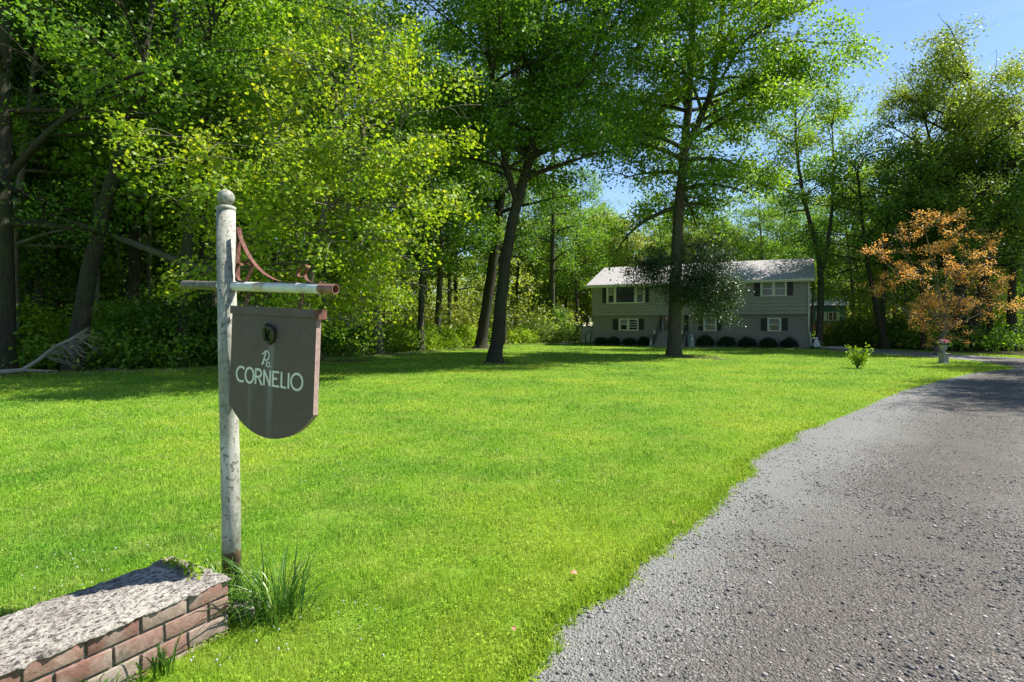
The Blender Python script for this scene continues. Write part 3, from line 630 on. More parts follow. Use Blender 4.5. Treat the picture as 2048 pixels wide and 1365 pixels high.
# trees outside the frame beside the drive whose shade reaches it
for i, (x, y, s_) in enumerate(((25.5, 15.5, .95), (29.5, 19., 1.0), (27.5, 23, .8), (34, 15.5, 1.0))):
    put(protos[i % 3], x, y, i*1.3, s_, ['tall tree beside the drive just out of sight of the lawn', 'tall dark tree beside the drive', 'short tree at the drive bend', 'tree set back from the drive'][i], 'trees beside the drive bend')
for p in protos+saps:
    if p.name not in used: put(p, 30, 45, 0, .7, 'woodland tree beyond the drive', 'trees of the wood beyond the drive')

# --- bushes
def bush(name, loc, rx, ry, h, mat, n, m, spread, size, label, seed, cat='bush', group=None, ball=False, stems=9):
    r = np.random.default_rng(seed); root = empty(name, (loc[0], loc[1], 0), 0, label, cat, group)
    th = r.uniform(0, 6.28, n); ph = np.arccos(r.uniform(0, 1, n)); rad = r.uniform(.62, 1, n)**.5 if not ball else r.uniform(.86, 1, n)
    lump = (.76+.42*vnoise(th*1.6+9+seed, ph*2+9, 1.3, seed)) if ball else .72+.45*vnoise(th*2+9, ph*3+9, 1.2, seed)
    C = np.c_[np.cos(th)*np.sin(ph)*rx*rad*lump, np.sin(th)*np.sin(ph)*ry*rad*lump, np.maximum(.03, (np.cos(ph) if not ball else np.cos(ph*1.12)*.62+.36)*h*rad*lump)]
    acc = new_acc()
    for k in range(stems):
        c = C[int(r.integers(n))]; tube_np(acc, np.array([[r.normal(0, .06), r.normal(0, .06), 0], c*[.45, .45, .55], c]), [.02, .012, .006], 5)
    acc_obj(acc, 'stem', M['bark'], root)
    leaves_obj('crown', C, m, spread, size, mat, root, r, up=.5, outw=np.c_[C[:,0]/rx, C[:,1]/ry, C[:,2]/h])
    return root
def hp(u, v=0, z=0): p = HA+HX*u+HY*v; return (p.x, p.y, z)
def u_at(px):                       # distance along the house front seen at a pixel column
    k = (px-CX)/F; return (k*HA.y-HA.x)/(HX.x-k*HX.y)
hedge = [(1207.5,12,14),(1234,11,15),(1263,11,14),(1293,13,16),(1413.5,16,21),(1455.7,16,19),(1496,16,18),(1537,16,17),(1578,14.5,19)]
nm = ['first clipped dark bush from the basement railing', 'second clipped dark bush from the basement railing', 'third clipped dark bush, before the wide one by the steps', 'wide clipped dark bush next to the white garden gnome',
      'largest clipped bush, next to the small white dog statue', 'clipped bush second from the dog statue', 'middle clipped bush between the steps and the drive', 'clipped bush below the lower window nearest the downspout', 'last clipped bush before the white downspout']
for i, (px, hw, hpx) in enumerate(hedge):
    u = u_at(px); x, y, _ = hp(u, -.75); sc = y/F
    bush('foundation_bush', (x, y), hw*sc*1.02, hw*sc*.8, hpx*sc*1.1, M['leaf_hedge'], 420, 12, .075, .065, nm[i], 300+i, group='clipped bushes along the house wall', ball=True)
lb = [(800,705,1.5,1.7,'lime-green bush nearest the bright maple trunk'),(838,703,1.9,1.9,'widest lime-green bush at the lawn edge'),(880,700,1.5,1.6,'lime-green bush behind the brush pile'),(925,696,1.5,1.7,'lime-green bush beside the leaning thick trunk'),
      (1040,690,1.6,1.3,'low lime-green bush just past the close pair of trees')]
for i, (px, py, r_, h_, l_) in enumerate(lb):
    x, y = G(px, py); y2 = y+1.6; x = x*y2/y
    bush('lime_bush', (x, y2), r_, r_*.8, h_, M['leaf_lime'], 260, 20, .2, .12, l_, 330+i, group='lime bushes at the lawn edge')
gb = [(1075,688.5,2.2,2.4,'leaf_far','pale green bush left of the slim straight tree'),(1118,687,1.7,3.2,'leaf_dark','dark bush between the slim tree and the white shed'),(905,690,2.6,3.6,'leaf_far','tall pale leafy thicket behind the lime bushes'),
      (985,687,2.,2.6,'leaf_mid','green bush behind the close pair of trees'),(560,722,2.4,3.2,'leaf_dark','dark bush behind the hanging sign'),(680,716,2.,3.,'leaf_dark','dark bush at the foot of the bright maple'),(470,735,2.,2.6,'leaf_dark','dark bush just beyond the white post'),
      (330,742,2.2,2.9,'leaf_mid','green bush by the small pale log'),(235,742,1.8,2.6,'leaf_mid','green bush behind the dead twigs'),(60,742,1.9,2.4,'leaf_lime','pale sunlit bush behind the dead branch'),(-40,745,1.8,2.,'leaf_mid','green bush at the end of the dead branch'),
      (140,738,1.6,1.8,'leaf_lime','small pale bush among the dead twigs'),(395,735,1.8,2.6,'leaf_mid','green bush beside the white post'),
      (1672,694,1.5,1.5,'leaf_far','pale bush by the timber edging and twin-stem tree'),(1705,695,2.,2.2,'leaf_dark','dark rounded bush beside the timber edging'),(1750,697,2.,2.4,'leaf_dark','dark bush in front of the trunk leaning to the house'),
      (1800,699,1.6,2.,'leaf_mid','green bush just before the orange maple'),(1950,704,1.5,1.4,'leaf_dark','low dark bush behind the flower urn'),(2000,702,1.7,3.2,'leaf_lime','sunlit yellow-green bush between dark trunks'),(2035,703,1.5,1.7,'leaf_dark','dark bush at the far bend of the drive')]
for i, (px, py, r_, h_, mt, l_) in enumerate(gb):
    x, y = G(px, py); y2 = y+(1.4 if px < 1200 else 2.2); x = x*y2/y
    bush('woodland_bush', (x, y2), r_, r_*.8, h_, M[mt], 260, 18, .26, .14, l_, 360+i, group='bushes under the wood edge')

# undergrowth mass on the woodland floor
r = np.random.default_rng(500); n = 9000
Zu = np.r_[r.uniform(17, 40, n), r.uniform(36, 70, n//3)]; Xu = Zu*r.uniform(-.98, .98, len(Zu))
k = inside(Xu, Zu-.6, wf) & inside(Xu, Zu, wf)
dx_, dz_ = Xu-HA.x, Zu-HA.y; uu = dx_*HX.x+dz_*HX.y; vv = dx_*HY.x+dz_*HY.y
k &= ~((uu > -1.5) & (uu < house_L+2) & (vv > -2.5) & (vv < house_D+1)); Xu, Zu = Xu[k], Zu[k]
hu = .15+1.5*vnoise(Xu, Zu, .35, 61)**1.5*r.random(len(Xu))+.5*r.random(len(Xu))
C = np.c_[Xu, Zu, hu]; o = leaves_obj('undergrowth', C, 14, .3, .14, M['leaf_mid'], None, r, up=.6)
tag(o, 'tangled leafy undergrowth covering the floor of the wood', 'undergrowth', kind='stuff')
n = 15000; zf = r.uniform(80, 125, n); xf = zf*r.uniform(-1.05, 1.05, n); hf = r.random(n)**.8*(9+9*vnoise(xf, zf, .12, 71))*np.where(np.abs(xf/zf-.56) < .03, .4, 1)
o = leaves_obj('distant_wood', np.c_[xf, zf, hf+.2], 12, 1.0, .55, M['leaf_far'], None, r, up=.6); tag(o, 'distant wood closing the view behind the trees', 'wood', kind='stuff')
n = 6500; zf = r.uniform(36, 80, n); xf = zf*r.uniform(-1.05, 1.05, n); k = inside(xf, zf, wf) & ((xf/zf < .11) | ((xf/zf > .60)))
xf, zf = xf[k], zf[k]; hf = r.random(len(xf))*(2+5*vnoise(xf, zf, .2, 72)**1.3)
o = leaves_obj('understorey_leaves', np.c_[xf, zf, hf+.2], 14, .5, .26, M['leaf_far'], None, r, up=.6); tag(o, 'leafy understorey deep inside the wood', 'understorey', kind='stuff')
# twigs and litter at the edge of the wood
acc = new_acc()
for i in range(1500):
    t = r.uniform(0, len(ep)-1.001); j = int(t); a_, b_ = ep[j], ep[j+1]; f_ = t-j; x = a_[0]+(b_[0]-a_[0])*f_+r.normal(0, .3); y = a_[1]+(b_[1]-a_[1])*f_+abs(r.normal(.4, .8))
    an = r.uniform(0, 3.14); L = r.uniform(.08, .45); tube_np(acc, np.array([[x, y, .03], [x+math.cos(an)*L, y+math.sin(an)*L, .03+r.uniform(0, .1)]]), [.008, .005], 4)
o = acc_obj(acc, 'twig_litter', M['deadwood'], None); tag(o, 'dry twigs and litter along the edge of the wood', 'litter', kind='stuff')

# long grass at the wood edge
n = 13000; t = r.uniform(0, len(ep)-1.001, n); j = t.astype(int); f_ = t-j; E = np.array(ep)
bx_ = E[j,0]+(E[j+1,0]-E[j,0])*f_+r.normal(0, .25, n); by_ = E[j,1]+(E[j+1,1]-E[j,1])*f_+r.normal(.25, .45, n)
o = blades('long_grass', bx_, by_, np.zeros(n), r.uniform(.04, .2, n), r.uniform(.01, .022, n), M['blade'], np.clip(r.normal(.3, .2, n), 0, .9), .5, r); tag(o, 'longer rough grass along the edge of the wood', 'grass', kind='stuff')

# fallen trunk, dead branch, brush pile, log
mb = MB(); pts = [P(95, 428, 19.9), P(200, 462, 19.4), P(300, 500, 18.2), P(370, 528, 17.9), P(440, 545, 17.8), P(520, 575, 17.9), P(600, 630, 18.3), P(640, 720, 19.)]
mb.tube(pts, [.06, .09, .11, .12, .13, .14, .16, .17], 9)
fb_ = empty('fallen_tree_trunk', (pts[-1][0], pts[-1][1], 0), 0, 'dark dead trunk slanting down through the wood behind the white post', 'fallen trunk'); o = mb.build('trunk', M['bark'], fb_, True); o.location = (-pts[-1][0], -pts[-1][1], 0)
for a_, b_ in (((300,500,18.2),(288,470,18.3)),((235,478,19),(240,560,18.9)),((370,528,17.9),(352,500,17.8)),((200,462,19.4),(190,440,19.3))):
    mb = MB(); mb.tube([P(*a_), P(*b_)], [.035, .012], 5); o = mb.build('branch', M['bark_dark'], fb_, True); o.location = (-pts[-1][0], -pts[-1][1], 0)

def branchy(mb, pts, r0, r1, n=8): 
    q = [Vector(p) for p in pts]; k = len(q); mb.tube(q, [r0+(r1-r0)*i/(k-1) for i in range(k)], n)
Zd = 17.3
root = empty('dead_branch', (*G(45, 740), 0), 0, 'pale forked dead branch lying at the edge of the lawn by the wood', 'dead branch'); L0 = Vector(root.location)
mb = MB(); q = [(-60,748,17.),(0,744.5,17.1),(45,741,17.2),(75,722,17.4),(110,694,17.6),(140,680,17.8),(178,656,18)]
pp_ = [Vector(P(*a))-L0 for a in q]; mb.tube(pp_, [.075,.075,.07,.06,.05,.042,.02], 9)
mb.tube([Vector(P(*a))-L0 for a in ((45,741,17.2),(80,742,16.9),(115,742,16.7))], [.05,.035,.015], 7); mb.build('trunk', M['deadwood'], root, True)
mb = MB(); r2 = random.Random(4)
for i in range(46):
    st = r2.choice([(135,682,17.8),(120,690,17.7),(150,672,17.8),(100,702,17.6),(90,712,17.5)]); a_ = Vector(P(*st))-L0; an = r2.uniform(-.7, .35)
    e = a_+Vector((r2.uniform(.4, 1.0), r2.uniform(-.5, .4), an)); mb.tube([a_, (a_+e)/2+Vector((0, 0, r2.uniform(-.05, .08))), e], [.012, .008, .003], 4)
mb.build('twig', M['deadwood'], root)
root['label'] = 'pale forked dead branch with splayed twigs lying at the wood edge'
root = empty('brush_pile', (*G(905, 692), 0), 0, 'heap of grey dead sticks in front of the lime bushes', 'brush pile'); mb = MB()
for i in range(90):
    t = r2.uniform(-1.6, 1.3); y0 = r2.uniform(-.35, .35); z0 = max(0.03, .62*(1-abs(t/1.7)**1.5)*r2.random())
    an = r2.gauss(-.12, .22); L = r2.uniform(.5, 1.2); mb.tube([(t-L/2, y0, z0+.06+L/2*math.sin(-an)*.6), (t+L/2, y0+r2.gauss(0, .2), max(.02, z0-L/2*math.sin(-an)*.6))], [.03, .014], 5)
mb.build('sticks', M['deadwood'], root)
mb = MB(); x, y = G(222, 743); mb.tube([(-.42, 0, .04), (-.1, .02, .07), (.2, 0, .05), (.42, .05, .03)], [.03, .06, .05, .02], 8)
o = mb.build('small_log', M['deadwood'], None, True, loc=(x, y, 0)); tag(o, 'short pale piece of dead wood on the shaded grass edge', 'log')

# ------------------------------------------------------------------ house
s = NT('siding'); v = s.coords(); n1 = s.noise(v, 3, 4); n2 = s.noise(s.coords((1, 1, 30)), 12, 4)
M['siding'] = s.fin(s.mix(s.ramp(n2, [(.3, 0.), (.7, .5)]), s.ramp(n1, [(.3, (.28, .265, .235)), (.7, (.325, .31, .275))]), (.24, .23, .205)), .6, s.bump(n2, .15, .004), spec=.3)
s = NT('painted_brick'); v = s.coords(); cb = s.n('CombineXYZ'); sp_ = s.n('SeparateXYZ', {0: s.n('TexCoord').outputs['Object']}); ad = s.n('Math', {0: sp_.outputs[0], 1: sp_.outputs[1]}, operation='ADD'); s.t.links.new(ad.outputs[0], cb.inputs[0]); s.t.links.new(sp_.outputs[2], cb.inputs[1])
bt = s.n('TexBrick', {'Vector': cb.outputs[0], 'Color1': (.24, .22, .20), 'Color2': (.285, .265, .24), 'Mortar': (.19, .175, .165), 'Scale': 1., 'Mortar Size': .008, 'Brick Width': .21, 'Row Height': .075})
M['pbrick'] = s.fin(bt.outputs[0], .8, s.bump(s.ramp(bt.outputs['Fac'], [(0, 1.), (1, 0.)]), .5, .006), spec=.2)
s = NT('shingles'); v = s.n('TexCoord').outputs['Object']
bt = s.n('TexBrick', {'Vector': v, 'Color1': (.34, .32, .31), 'Color2': (.385, .365, .355), 'Mortar': (.27, .255, .25), 'Scale': 1., 'Mortar Size': .006, 'Brick Width': .33, 'Row Height': .15}); n1 = s.noise(v, 1.2, 4)
M['shingle'] = s.fin(s.mix(s.ramp(n1, [(.35, .0), (.7, .35)]), bt.outputs[0], (.34, .33, .34)), .95, s.bump(s.noise(v, 90, 2), .3, .004), spec=.15)
M['white'] = simple('white_trim', (.62, .62, .56), .5, 6, .08)
M['black'] = simple('black_shutter', (.012, .014, .014), .5, 10, .3)
s = NT('window_glass'); s.fin((.02, .022, .022), .08, spec=.6); M['glass'] = s.m
s = NT('sheer_curtain'); v = s.coords((1, 1, .02)); M['curtain'] = s.fin(s.ramp(s.noise(v, 55, 2), [(.3, (.16, .155, .14)), (.7, (.34, .33, .30))]), .9)
M['teal'] = simple('teal_siding', (.06, .17, .165), .6, 4, .12)
M['step'] = simple('step_brick', (.25, .24, .23), .9, 30, .3, .004)
M['chim'] = simple('chimney_brick', (.34, .13, .08), .9, 14, .35, .004)

HM = Matrix.Translation((HA.x, HA.y, 0)) @ Matrix.Rotation(math.atan2(HX.y, HX.x), 4, 'Z')
house = empty('grey_house', (HA.x, HA.y, 0), math.atan2(HX.y, HX.x), 'two-storey grey house with black shutters beyond the lawn', 'house')
LW = house_L; HD = house_D; zo = 2.38; ze = 4.78; OV = .28
# entrance bay bounds
ea, eb = u_at(1318), u_at(1377)
mb = MB(); mb.box(.0, ea, 0, .25, 0, zo); mb.box(eb, LW, 0, .25, 0, zo); mb.box(0, .25, .25, HD, 0, zo); mb.box(LW-.25, LW, .25, HD, 0, zo); mb.box(.25, LW-.25, HD-.25, HD, 0, zo)
mb.build('brick_wall', M['pbrick'], house)
mb = MB(); nb = 9; hb = (ze-zo)/nb
for i in range(nb):                                              # lapped boards, each tilted out at its foot
    z = zo+i*hb
    for (x0, x1) in ((-.02, LW+.02),):
        y0 = -OV; vs = [(x0, y0-.045, z+.004), (x1, y0-.045, z+.004), (x1, y0, z+hb), (x0, y0, z+hb), (x0, y0+.2, z), (x1, y0+.2, z), (x1, y0+.2, z+hb), (x0, y0+.2, z+hb)]
        mb.add(vs, [(0,1,2,3),(0,4,5,1),(3,2,6,7),(1,5,6,2),(0,3,7,4)])
mb.box(-.02, .2, -OV+.2, HD, zo, ze); mb.box(LW-.2, LW+.02, -OV+.2, HD, zo, ze); mb.box(.2, LW-.2, HD-.2, HD, zo, ze)
mb.box(0, LW, -OV+.2, 0.25, zo+.002, zo+.1)
mb.build('siding_wall', M['siding'], house)
# gables
zr = 6.62; ym = (HD-OV)/2
mb = MB()
for x in (-.02, LW-.18): mb.add([(x, -OV, ze), (x, HD, ze), (x, ym, zr-.25), (x+.2, -OV, ze), (x+.2, HD, ze), (x+.2, ym, zr-.25)], [(0,1,2),(5,4,3),(0,2,5,3),(1,4,5,2)])
mb.build('gable', M['siding'], house)
# roof, top slab in its own tilted frame so that the shingles follow the slope
ey0 = -OV-.5; ey1 = HD+.5; ezz = ze-.02; sl_ = math.hypot(ym-ey0, zr-ezz); an = math.atan2(zr-ezz, ym-ey0)
mb = MB(); mb.box(-.35, LW+.3, 0, sl_, 0, .09)
rf = mb.build('roof', M['shingle'], house); rf.location = (0, ey0, ezz); rf.rotation_euler = (an, 0, 0)
mb = MB(); an2 = math.atan2(zr-ezz, ey1-ym); mb.box(-.35, LW+.3, -math.hypot(ey1-ym, zr-ezz), -.02, 0, .09)
rb_ = mb.build('roof', M['shingle'], house); rb_.location = (0, ey1, ezz); rb_.rotation_euler = (-an2, 0, 0); 
rb_.location = (0, ym, zr); 
mb = MB(); mb.box(-.35, LW+.3, 0.02, math.hypot(ey1-ym, zr-ezz), 0, .09); rb_.data = mb.build('roof', M['shingle']).data; bpy.data.objects.remove([o for o in bpy.data.objects if o.name.startswith('roof') and o.parent is None][0])
mb = MB(); mb.box(-.35, LW+.3, ey0-.03, ey0, ezz-.14, ezz+.05); mb.box(-.33, LW+.28, ey0, -OV-.03, ezz-.13, ezz-.1); mb.build('fascia', M['white'], house)
mb = MB(); mb.box(-.36, LW+.31, ey0-.13, ey0-.033, ezz-.07, ezz+.04); mb.build('gutter', M['white'], house)
mb = MB(); ex = LW-.08; mb.tube([(ex, ey0-.06, ezz-.06), (ex, -OV-.09, ezz-.35), (ex, -OV-.09, 1.55), (ex, -.06, 1.15), (ex+.08, -.06, 1.1), (ex+.16, -.08, .15)], .045, 8); mb.build('downspout', M['white'], house)
cu = u_at(1226)
mb = MB(); mb.box(cu+1., cu+1.95, ym+.5, ym+1.2, 5.8, 7.12); ch = mb.build('chimney', M['chim'], house)
mb = MB(); mb.box(cu+.94, cu+2.01, ym+.44, ym+1.26, 7.125, 7.2); mb.lathe([(.16, 7.2), (.14, 7.42), (.19, 7.44), (.05, 7.52)], 10, (cu+1.45, ym+.85, 0)); mb.build('chimney_cap', M['concrete'], ch)

def zpx(py, px, v=0):
    y = HA.y+HX.y*u_at(px); return CH+(HZ-py)/F*y
def win(x0, x1, y0, y1, plane, kind, sh=None):
    u0, u1 = u_at(x0), u_at(x1); xm = (x0+x1)/2; z1, z0 = zpx(y0, xm), zpx(y1, xm); yf = plane; t = .09
    mb = MB(); mb.box(u0, u1, yf-.07, yf+.03, z1-t, z1); mb.box(u0, u1, yf-.09, yf+.03, z0, z0+t*.9); mb.box(u0, u0+t, yf-.067, yf+.03, z0+t*.9, z1-t); mb.box(u1-t, u1, yf-.067, yf+.03, z0+t*.9, z1-t)
    cells = []; 
    if kind == 'double': m_ = (u0+u1)/2; mb.box(m_-.07, m_+.07, yf-.064, yf+.03, z0+t*.9, z1-t); cells = [(u0+t, m_-.07, 'dh'), (m_+.07, u1-t, 'dh')]
    elif kind == 'triple':
        w_ = u1-u0; a_ = u0+w_*.235; b_ = u0+w_*.755; mb.box(a_-.07, a_+.07, yf-.064, yf+.03, z0+t*.9, z1-t); mb.box(b_-.07, b_+.07, yf-.064, yf+.03, z0+t*.9, z1-t)
        cells = [(u0+t, a_-.07, 'dh'), (a_+.07, b_-.07, 'pic'), (b_+.07, u1-t, 'dh')]
    elif kind == 'louver': m_ = (u0+u1)/2; mb.box(m_-.07, m_+.07, yf-.064, yf+.03, z0+t*.9, z1-t); cells = [(u0+t, m_-.07, 'dh'), (m_+.07, u1-t, 'lv')]
    else: cells = [(u0+t, u1-t, 'dh')]
    fr = mb.build('window', M['white'], house)
    g_ = MB(); c_ = MB(); sa = MB()
    for a_, b_, kd in cells:
        za, zb = z0+t*.9, z1-t; zm = (za+zb)/2
        g_.box(a_, b_, yf-.012, yf-.004, za, zb)
        if kd == 'dh':
            sa.box(a_, b_, yf-.05, yf-.014, zm-.025, zm+.025); sa.box(a_, a_+.035, yf-.04, yf-.014, za, zm-.026); sa.box(b_-.035, b_, yf-.04, yf-.014, za, zm-.026); sa.box(a_, a_+.035, yf-.05, yf-.014, zm+.026, zb); sa.box(b_-.035, b_, yf-.05, yf-.014, zm+.026, zb)
            c_.box(a_+.04, b_-.04, yf-.02, yf-.013, zm+.03, zb)
            w_ = (b_-a_)*.2; c_.box(a_+.04, a_+w_, yf-.02, yf-.013, za+.02, zm-.03); c_.box(b_-w_, b_-.04, yf-.02, yf-.013, za+.02, zm-.03)
        if kd == 'lv':
            for q_ in range(1, 4): zz = za+(zb-za)*q_/4; sa.box(a_, b_, yf-.05, yf-.014, zz-.022, zz+.022)
    g_.build('pane', M['glass'], fr)
    if sa.v: sa.build('sash', M['white'], fr)
    if c_.v: c_.build('curtain', M['curtain'], fr)
    for (sx0, sx1) in (sh or []):
        a_, b_ = u_at(sx0), u_at(sx1); s_ = MB(); s_.box(a_, b_, yf-.05, yf-.002, z0+.05, z1-.03)
        for q_ in range(14): zz = z0+.12+(z1-z0-.24)*q_/14; s_.box(a_+.05, b_-.05, yf-.062, yf-.0505, zz, zz+.035)
        s_.build('shutter', M['black'], house)
YU = -OV-.045; YL = 0
win(1215.7, 1292, 572.5, 607.5, YU, 'triple', [(1207.8,1215.2),(1292.5,1300)])
win(1521.5, 1573.8, 562, 593.6, YU, 'double', [(1509.3,1520.8),(1574.4,1586.4)])
win(1237.7, 1277.3, 637.5, 661.5, YL, 'louver', [(1226,1237),(1277.8,1288)])
win(1534.8, 1562.6, 636, 663, YL, 'single', [(1522,1534.2),(1563.2,1575.5)])
win(1407, 1433.4, 636, 662.5, YL, 'single', [(1397,1406.4),(1434,1443)])
for a_, b_, zz in ((1235,1280,661.5),(1531,1566,663.2),(1404,1437,662.8)):
    mb = MB(); mb.box(u_at(a_), u_at(b_), -.05, -.002, zpx(zz, a_)-.13, zpx(zz, a_)-.01); mb.build('sill', M['pbrick'], house)
# entrance bay: recessed door with sidelights above the steps
mb = MB(); yb = 1.1
mb.box(ea-.2, ea, .251, yb+.1, 0, zo+.9); mb.box(eb, eb+.2, .251, yb+.1, 0, zo+.9); mb.box(ea, eb, yb, yb+.12, 1.05, zo+1); mb.build('entrance_wall', M['siding'], house)
mb = MB(); dm = (ea+eb)/2
for u in (ea+.02, dm-.62, dm+.5, eb-.14): mb.box(u, u+.12, yb-.08, yb-.002, 1.1, 3.1)
mb.box(ea+.142, eb-.142, yb-.08, yb-.002, 3.1, 3.22); mb.build('door_frame', M['white'], house)
mb = MB(); mb.box(dm-.498, dm+.498, yb-.06, yb-.004, 1.1, 3.09); dr = mb.build('door', M['white'], house)
mb = MB(); mb.box(dm-.36, dm+.36, yb-.07, yb-.061, 1.9, 2.95); mb.box(ea+.145, dm-.625, yb-.05, yb-.01, 1.25, 3.0); mb.box(dm+.625, eb-.145, yb-.05, yb-.01, 1.25, 3.0); mb.build('pane', M['glass'], dr)
mb = MB(); mb.tube([(dm-.42, yb-.12, 2.0), (dm-.42, yb-.07, 2.0)], .03, 8); mb.build('handle', M['black'], dr)
# steps and railings
st = empty('front_steps', hp((ea+eb)/2, -.3), math.atan2(HX.y, HX.x), 'flight of grey masonry steps with black iron railings at the house entrance', 'steps'); wd_ = (eb-ea)/2-.05
mb = MB(); ns = 6
for i in range(ns): mb.box(-wd_, wd_, -1.75+i*.29, -1.46+i*.29+.03, 0, 1.08*(i+1)/ns-.002)
mb.box(-wd_, wd_, -1.75+ns*.29+.031, 1.2, 0, 1.078); mb.build('stair_flight', M['step'], st)
for sx in (-1, 1):
    mb = MB(); x = sx*(wd_-.06); z_ = lambda y: 1.08*min(1, max(0, (y+1.75)/1.74))
    mb.tube([(x, -1.7, z_(-1.7)+.9), (x, .0, z_(0)+.92), (x, .55, z_(.5)+.92)], .022, 6); 
    for k_ in range(10): y = -1.68+k_*.235; mb.tube([(x, y, z_(y)+.08), (x, y, z_(y)+.9)], .010 if k_ % 4 else .02, 5)
    rl = mb.build('railing', M['black'], st); mb = MB(); mb.lathe([(.02, 0), (.055, .03), (.055, .2), (.02, .26)], 10, (x, -1.72, .98)); mb.build('finial', M['white'], rl)
# round grey planter beside the steps
x, y, _ = hp(eb+.28, -1.0); mb = MB(); mb.lathe([(.2, 0), (.22, .05), (.2, .12), (.2, .85), (.24, .9), (.24, .98), (.2, 1.0), (.18, .9)], 16, (0, 0, 0), True)
o = mb.build('round_pedestal', simple('grey_blue_pot', (.22, .26, .27), .8, 10, .15), None, True, loc=(x, y, 0)); tag(o, 'tall round grey pedestal standing beside the entrance steps', 'pedestal')

# small statues
def blob(mb, c, r, sx=1, sy=1, sz=1, n=10):
    prof = [(max(.001, math.sin(math.pi*i/8))*r, -math.cos(math.pi*i/8)*r) for i in range(9)]; b0 = len(mb.v); mb.lathe(prof, n, (0, 0, 0))
    for i in range(b0, len(mb.v)): v_ = mb.v[i]; mb.v[i] = (c[0]+v_[0]*sx, c[1]+v_[1]*sy, c[2]+v_[2]*sz)
M['marble'] = simple('weathered_white', (.62, .63, .64), .7, 30, .12, .003)
x, y, _ = hp(u_at(1389), -1.05); mb = MB()                          # sitting dog figure
mb.box(-.15, .15, -.13, .13, .30, .35); blob(mb, (.03, 0, .5), .15, .8, .8, 1.05); blob(mb, (.0, -.02, .68), .1, .8, .8, 1.2); blob(mb, (-.02, -.04, .85), .085, .9, 1.1, .95); blob(mb, (-.05, -.13, .83), .045, .9, 1.2, .8)
for sx in (-1, 1): mb.tube([(-.04+sx*.05, -.07, .66), (-.04+sx*.05, -.09, .36)], [.035, .03], 7); blob(mb, (-.02+sx*.065, -.02, .92), .035, .5, .6, 1.4)
mb.box(-.11, .11, -.1, .1, 0, .30)
o = mb.build('dog_statue', M['marble'], None, True, loc=(x, y, 0)); o.rotation_euler = (0, 0, .2); tag(o, 'small white dog statue standing between the round pedestal and the largest clipped bush', 'statue')
x, y, _ = hp(u_at(1308.5), -1.1); mb = MB(); mb.lathe([(.13, 0), (.15, .06), (.12, .2), (.13, .28), (.09, .33)], 12); blob(mb, (0, 0, .36), .085); mb.lathe([(.1, .4), (.06, .5), (.012, .6)], 10)
o = mb.build('garden_gnome', M['marble'], None, True, loc=(x, y, 0)); tag(o, 'little pointed-hat white garden figure at the foot of the entrance steps', 'statue')
x, y = G(1632.5, 698); mb = MB(); mb.box(-.26, .26, -.2, .2, 0, .1); 
st_ = empty('garden_statue', (x, y, 0), 0, 'white seated garden statue beside the downspout at the house corner', 'statue')
mb.build('plinth', M['black'], st_)
mb = MB(); blob(mb, (0, 0, .27), .24, 1, .8, .75); blob(mb, (.0, 0, .46), .16, .95, .85, 1.1); blob(mb, (0, -.02, .68), .11, 1, 1, 1.05); blob(mb, (-.15, -.06, .4), .07, .8, .8, 1.6); blob(mb, (.15, -.06, .42), .07, .8, .8, 1.6); blob(mb, (-.13, -.15, .16), .1, 1, 1.4, .7); blob(mb, (.13, -.15, .16), .1, 1, 1.4, .7)
mb.tube([(-.17, -.07, .5), (-.1, -.17, .36), (0, -.2, .34), (.1, -.17, .36), (.17, -.07, .5)], .045, 7)
mb.build('figure', M['marble'], st_, True)
x, y = G(1625.5, 697); y += .5; x, _ = (1625.5-CX)/F*y, 0; mb = MB(); mb.lathe([(.18, 0), (.22, .05), (.24, .45), (.2, .6), (.14, .62)], 12); o = mb.build('dark_urn', M['black'], None, True, loc=(x, y, 0)); tag(o, 'dark garden pot half hidden behind the white seated statue', 'pot')
mb2 = MB(); mb2.lathe([(.15, .6), (.16, .68), (.12, .7)], 12); mb2.build('lid', M['marble'], o, True)

# basement stair railing at the left corner
x, y, _ = hp(-.55, -.35); ro = empty('basement_railing', (x, y, 0), 0, 'short iron railing at the chimney-end corner of the grey house', 'railing')
mb = MB(); mb.box(-.04, .04, -.04, .04, 0, .85); mb.box(.42, .48, .25, .31, 0, 1.1); mb.build('post', M['black'], ro)
mb = MB(); mb.tube([(0, 0, .82), (.46, .28, 1.12)], .025, 6); mb.tube([(0, 0, .15), (.46, .28, .42)], .02, 6); mb.build('rail', M['black'], ro)
mb = MB()
for k_ in range(1, 5): t = k_/5; mb.tube([(.46*t, .28*t, .17+.27*t), (.46*t, .28*t, .82+.3*t)], .014, 5)
mb.build('baluster', M['white'], ro)

